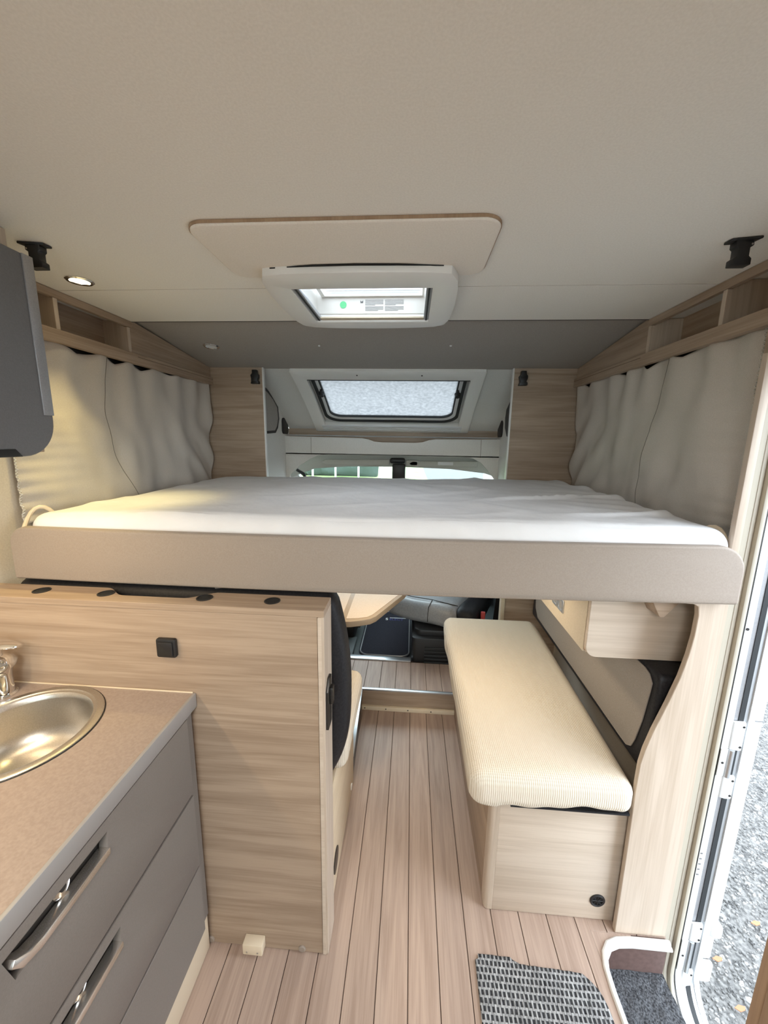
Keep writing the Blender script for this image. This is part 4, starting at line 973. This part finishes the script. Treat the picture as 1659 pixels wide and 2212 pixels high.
# ---- mat on the floor
def matf(u, v):
    x = lerp(0.240, 0.603, u); y = lerp(0.40, 0.952, v)
    x += 0.008 * (v - 1) * (1 - u)
    if v > 0.90 and u > 0.3: y -= 0.020 * min(1, (u - 0.3) / 0.08) * 0.5 * (v - 0.9) * 10 + 0.012 * u * (v - 0.9) * 10
    if v > 0.8: x -= 0.045 * max(0, u - 0.86) / 0.14 * ((v - 0.8) / 0.2) ** 2
    if v > 0.97: x += 0.010 * max(0, 0.06 - u) / 0.06
    return (x, y + 0.002 * noise.noise(Vector((x * 60, y * 20, 0))), 0.0065 + 0.0012 * noise.noise(Vector((x * 14, y * 14, 0))))
mo = tag(obj('floor_mat', grid(matf, 70, 100), M_woven), 'grey coarse woven floor mat in front of the entrance step', 'mat')
md = mo.modifiers.new('mat thickness', 'SOLIDIFY'); md.thickness = 0.005; md.offset = -1

# ---- cab contents
sill = tag(obj('threshold_strip', box(-0.385, 0.032, 2.338, 2.385, 0.128, 0.142, 0.003), M_alu), 'aluminium threshold strip between plank floor and cab mat', 'threshold')
cm = thing('cab_mat', 'black velour cab mat with grey piped rim', 'mat', (-0.15, 2.7, 0.10))
mp_ = rrect(-0.335, 0.030, 2.435, 3.15, 0.07, 10, 6)
obj('velour', prism(mp_, 'z', 0.099, 0.106), M_cabmat, cm)
obj('piping', tube([(x, y, 0.107) for x, y in rrect(-0.325, 0.020, 2.447, 3.14, 0.062, 10, 6)], 0.0045, 6, closed=True), M_alub, cm)
def text(s, loc, size, M, parent, rot=(0, 0, 0)):
    c = bpy.data.curves.new('lettering', 'FONT'); c.body = s; c.size = size; c.extrude = 0.0004
    o = bpy.data.objects.new('lettering', c); COL.objects.link(o)
    dg = bpy.context.evaluated_depsgraph_get(); me = bpy.data.meshes.new_from_object(o.evaluated_get(dg)); bpy.data.objects.remove(o)
    o = bpy.data.objects.new('lettering', me); COL.objects.link(o); me.materials.append(M)
    o.parent = parent; o.location = Vector(loc) - wofs(parent); o.rotation_euler = rot
    return o
text('S', (-0.180, 2.985, 0.1065), 0.052, M_stitch, cm)
text('ELECT', (-0.148, 2.985, 0.1065), 0.042, M_blue, cm)
obj('lettering_bar', box(-0.145, -0.01, 3.025, 3.031, 0.106, 0.1066), M_stitch, cm)
# swivelled seat
ct = thing('captain_chair', 'silver grey leather cab seat on a black ribbed pedestal', 'chair', (0.24, 2.72, 0.10))
def seatp(co):
    a = math.radians(-24); c = Vector((0.26, 2.72, 0)); d = co - c
    d = Vector((d.x * math.cos(a) - d.y * math.sin(a), d.x * math.sin(a) + d.y * math.cos(a), d.z))
    p = c + d; p.z += 0.03 * noise.noise(Vector((p.x * 3, p.y * 3, 0)))
    return p
obj('seat_cushion', cushion(-0.08, 0.46, 2.42, 2.98, 0.325, 0.475, 0.065, 0.012, 26, seatp), M_silver, ct)
for pth in ([(-0.06, 2.50, 0.482), (0.10, 2.50, 0.489), (0.26, 2.50, 0.489), (0.44, 2.50, 0.480)], [(0.26, 2.50, 0.489), (0.26, 2.43, 0.462), (0.26, 2.421, 0.42), (0.26, 2.421, 0.36)]):
    obj('seam', tube([seatp(Vector(q)) for q in pth], 0.003, 6), M_dark, ct)
b = cushion(0.43, 0.575, 2.44, 2.96, 0.33, 0.487, 0.055, 0, 18, seatp)
obj('side_bolster', b, M_leather, ct)
obj('backrest', cushion(0.10, 0.62, 2.90, 3.06, 0.42, 1.08, 0.06, 0, 18, seatp), M_leather, ct)
obj('seat_frame', prism(rrect(0.05, 0.50, 2.40, 2.95, 0.05), 'z', 0.27, 0.335, 0.01), M_black, ct)
ped = obj('pedestal', prism(rrect(0.035, 0.50, 2.352, 2.92, 0.03), 'z', 0.10, 0.30, 0.006), M_black, ct)
for k in range(5): obj('rib', box(0.12, 0.42, 2.344, 2.353, 0.125 + k * 0.026, 0.138 + k * 0.026, 0.003), M_rubber, ped)
for x, a in ((0.52, -0.02), (0.60, 0.03)):
    bk = thing('belt_buckle', ('red tipped seat belt buckle beside the silver cab seat' if x < 0.55 else 'red belt buckle strap nearest the wooden front panel'), 'buckle', (x, 2.45, 0.36), 'seat belt buckles in the cab')
    obj('stalk', tube([(x, 2.47, 0.30), (x + a, 2.45, 0.44)], 0.012, 8), M_black, bk)
    obj('release', box(x + a - 0.014, x + a + 0.014, 2.42, 2.44, 0.42 - (0.1 if a > 0 else 0), 0.47, 0.004), M_red, bk)
tag(obj('seat_belt', prism([(0.60, 0.25), (0.64, 0.25), (0.70, 1.1), (0.66, 1.1)], 'y', 2.60, 2.603), M_black), 'black seat belt webbing beside the cab door', 'belt')
st2 = thing('gear_console', 'black cab console beside the cab mat', 'console', (-0.42, 2.9, 0.1))
obj('console_body', box(-0.56, -0.385, 2.62, 3.2, 0.10, 0.34, 0.02), M_black, st2)
obj('console_tray', box(-0.40, -0.352, 2.70, 2.86, 0.17, 0.26, 0.008), M_cabgr, st2)
obj('console_foot', box(-0.56, -0.365, 2.40, 2.64, 0.10, 0.135, 0.01), M_cabgr, st2)

# ---- far things through the windscreen
f = thing('fence', 'white post and rail fence far across the lawn', 'fence', (-4.3, 19.0, -0.55))
for k in range(6):
    x = -7.2 + k * 1.15
    obj('post', box(x - 0.04, x + 0.04, 18.96, 19.04, -0.55, 0.55), M_whitem, f)
    obj('rail', box(x + 0.04, x + 1.11, 18.98, 19.02, 0.36, 0.44), M_whitem, f)
hh = thing('white_van', 'white parked vehicle far ahead on the right', 'vehicle', (4.6, 17, -0.55))
obj('body', box(3.3, 6.6, 16.5, 18.2, -0.3, 1.2, 0.15), M_whitem, hh)
obj('tail_light', box(5.0, 5.2, 16.46, 16.5, 0.2, 0.5), M_red, hh)
for x in (3.9, 6.0): obj('wheel', lathe([(0, -0.1), (0.3, -0.1), (0.3, 0.1), (0, 0.1)], (x, 16.55, -0.25), 20, 'y'), M_rubber, hh)
tag(obj('garden_cabin', prism([(-1.7, -0.55), (-0.9, -0.55), (-1.0, 0.9), (-1.6, 0.9)], 'y', 19.5, 20.3, 0.02), M_consol), 'small pale structure at the end of the lawn', 'shed')
tag(obj('hedge', cushion(-14, -1.9, 22, 23.5, -0.55, 1.1, 0.3, 0, 30, lambda c: c + 0.2 * Vector((noise.noise(c * 1.3), noise.noise(c * 1.7), noise.noise(c * 1.1)))), mat('dark hedge', (0.05, 0.07, 0.06), 0.9)), 'dark hedge behind the white fence', 'hedge')

# gravel chips near the doorway
def stones(n, x0, x1, y0, y1, r0, r1):
    vs, fs = [], []
    for _ in range(n):
        x = random.uniform(x0, x1); y = random.uniform(y0, y1); r = random.uniform(r0, r1); a = random.uniform(0, 6.28)
        ex = random.uniform(0.7, 1.5); k = len(vs)
        for i in range(5):
            q = a + i * 1.2566 + random.uniform(-.25, .25); vs.append((x + ex * r * math.cos(q), y + r * math.sin(q), -0.562))
        for i in range(5):
            q = a + i * 1.2566 + random.uniform(-.25, .25); h = random.uniform(0.4, 0.9) * r; vs.append((x + 0.6 * ex * r * math.cos(q), y + 0.6 * r * math.sin(q), -0.56 + h))
        fs += [(k + i, k + (i + 1) % 5, k + 5 + (i + 1) % 5, k + 5 + i) for i in range(5)] + [(k + 5, k + 6, k + 7, k + 8, k + 9)]
    me = bpy.data.meshes.new('gravel'); me.from_pydata(vs, [], fs); me.update(); return me
me = stones(42000, 1.05, 3.6, 0.4, 3.9, 0.0025, 0.010); me.materials.append(M_stone)
o = bpy.data.objects.new('gravel', me); COL.objects.link(o); o['kind'] = 'stuff'; o['label'] = 'pale grey gravel chips on the ground outside the door'; o['category'] = 'gravel'
me = stones(220, 1.2, 3.4, 0.8, 3.6, 0.008, 0.017); me.materials.append(mat('white chips', (0.46, 0.455, 0.45), 0.8))
o = bpy.data.objects.new('gravel_stones', me); COL.objects.link(o); o['kind'] = 'stuff'; o['label'] = 'larger whitish stones strewn over the gravel outside'; o['category'] = 'gravel'
for i, (x, y, lab) in enumerate(((1.609, 1.49, 'dry orange leaf on the gravel beside the wardrobe edge'), (1.34, 1.346, 'dry orange leaf on the gravel just below the door leaf'), (1.315, 1.20, 'dry orange leaf on the gravel nearest the lower frame corner'))):
    bq = prism([(x - 0.022, y), (x - 0.006, y - 0.010), (x + 0.015, y - 0.004), (x + 0.022, y + 0.006), (x, y + 0.010)], 'z', -0.540, -0.537)
    tag(obj('dry_leaf', bq, M_leaf), lab, 'leaf', 'fallen leaves on the gravel')
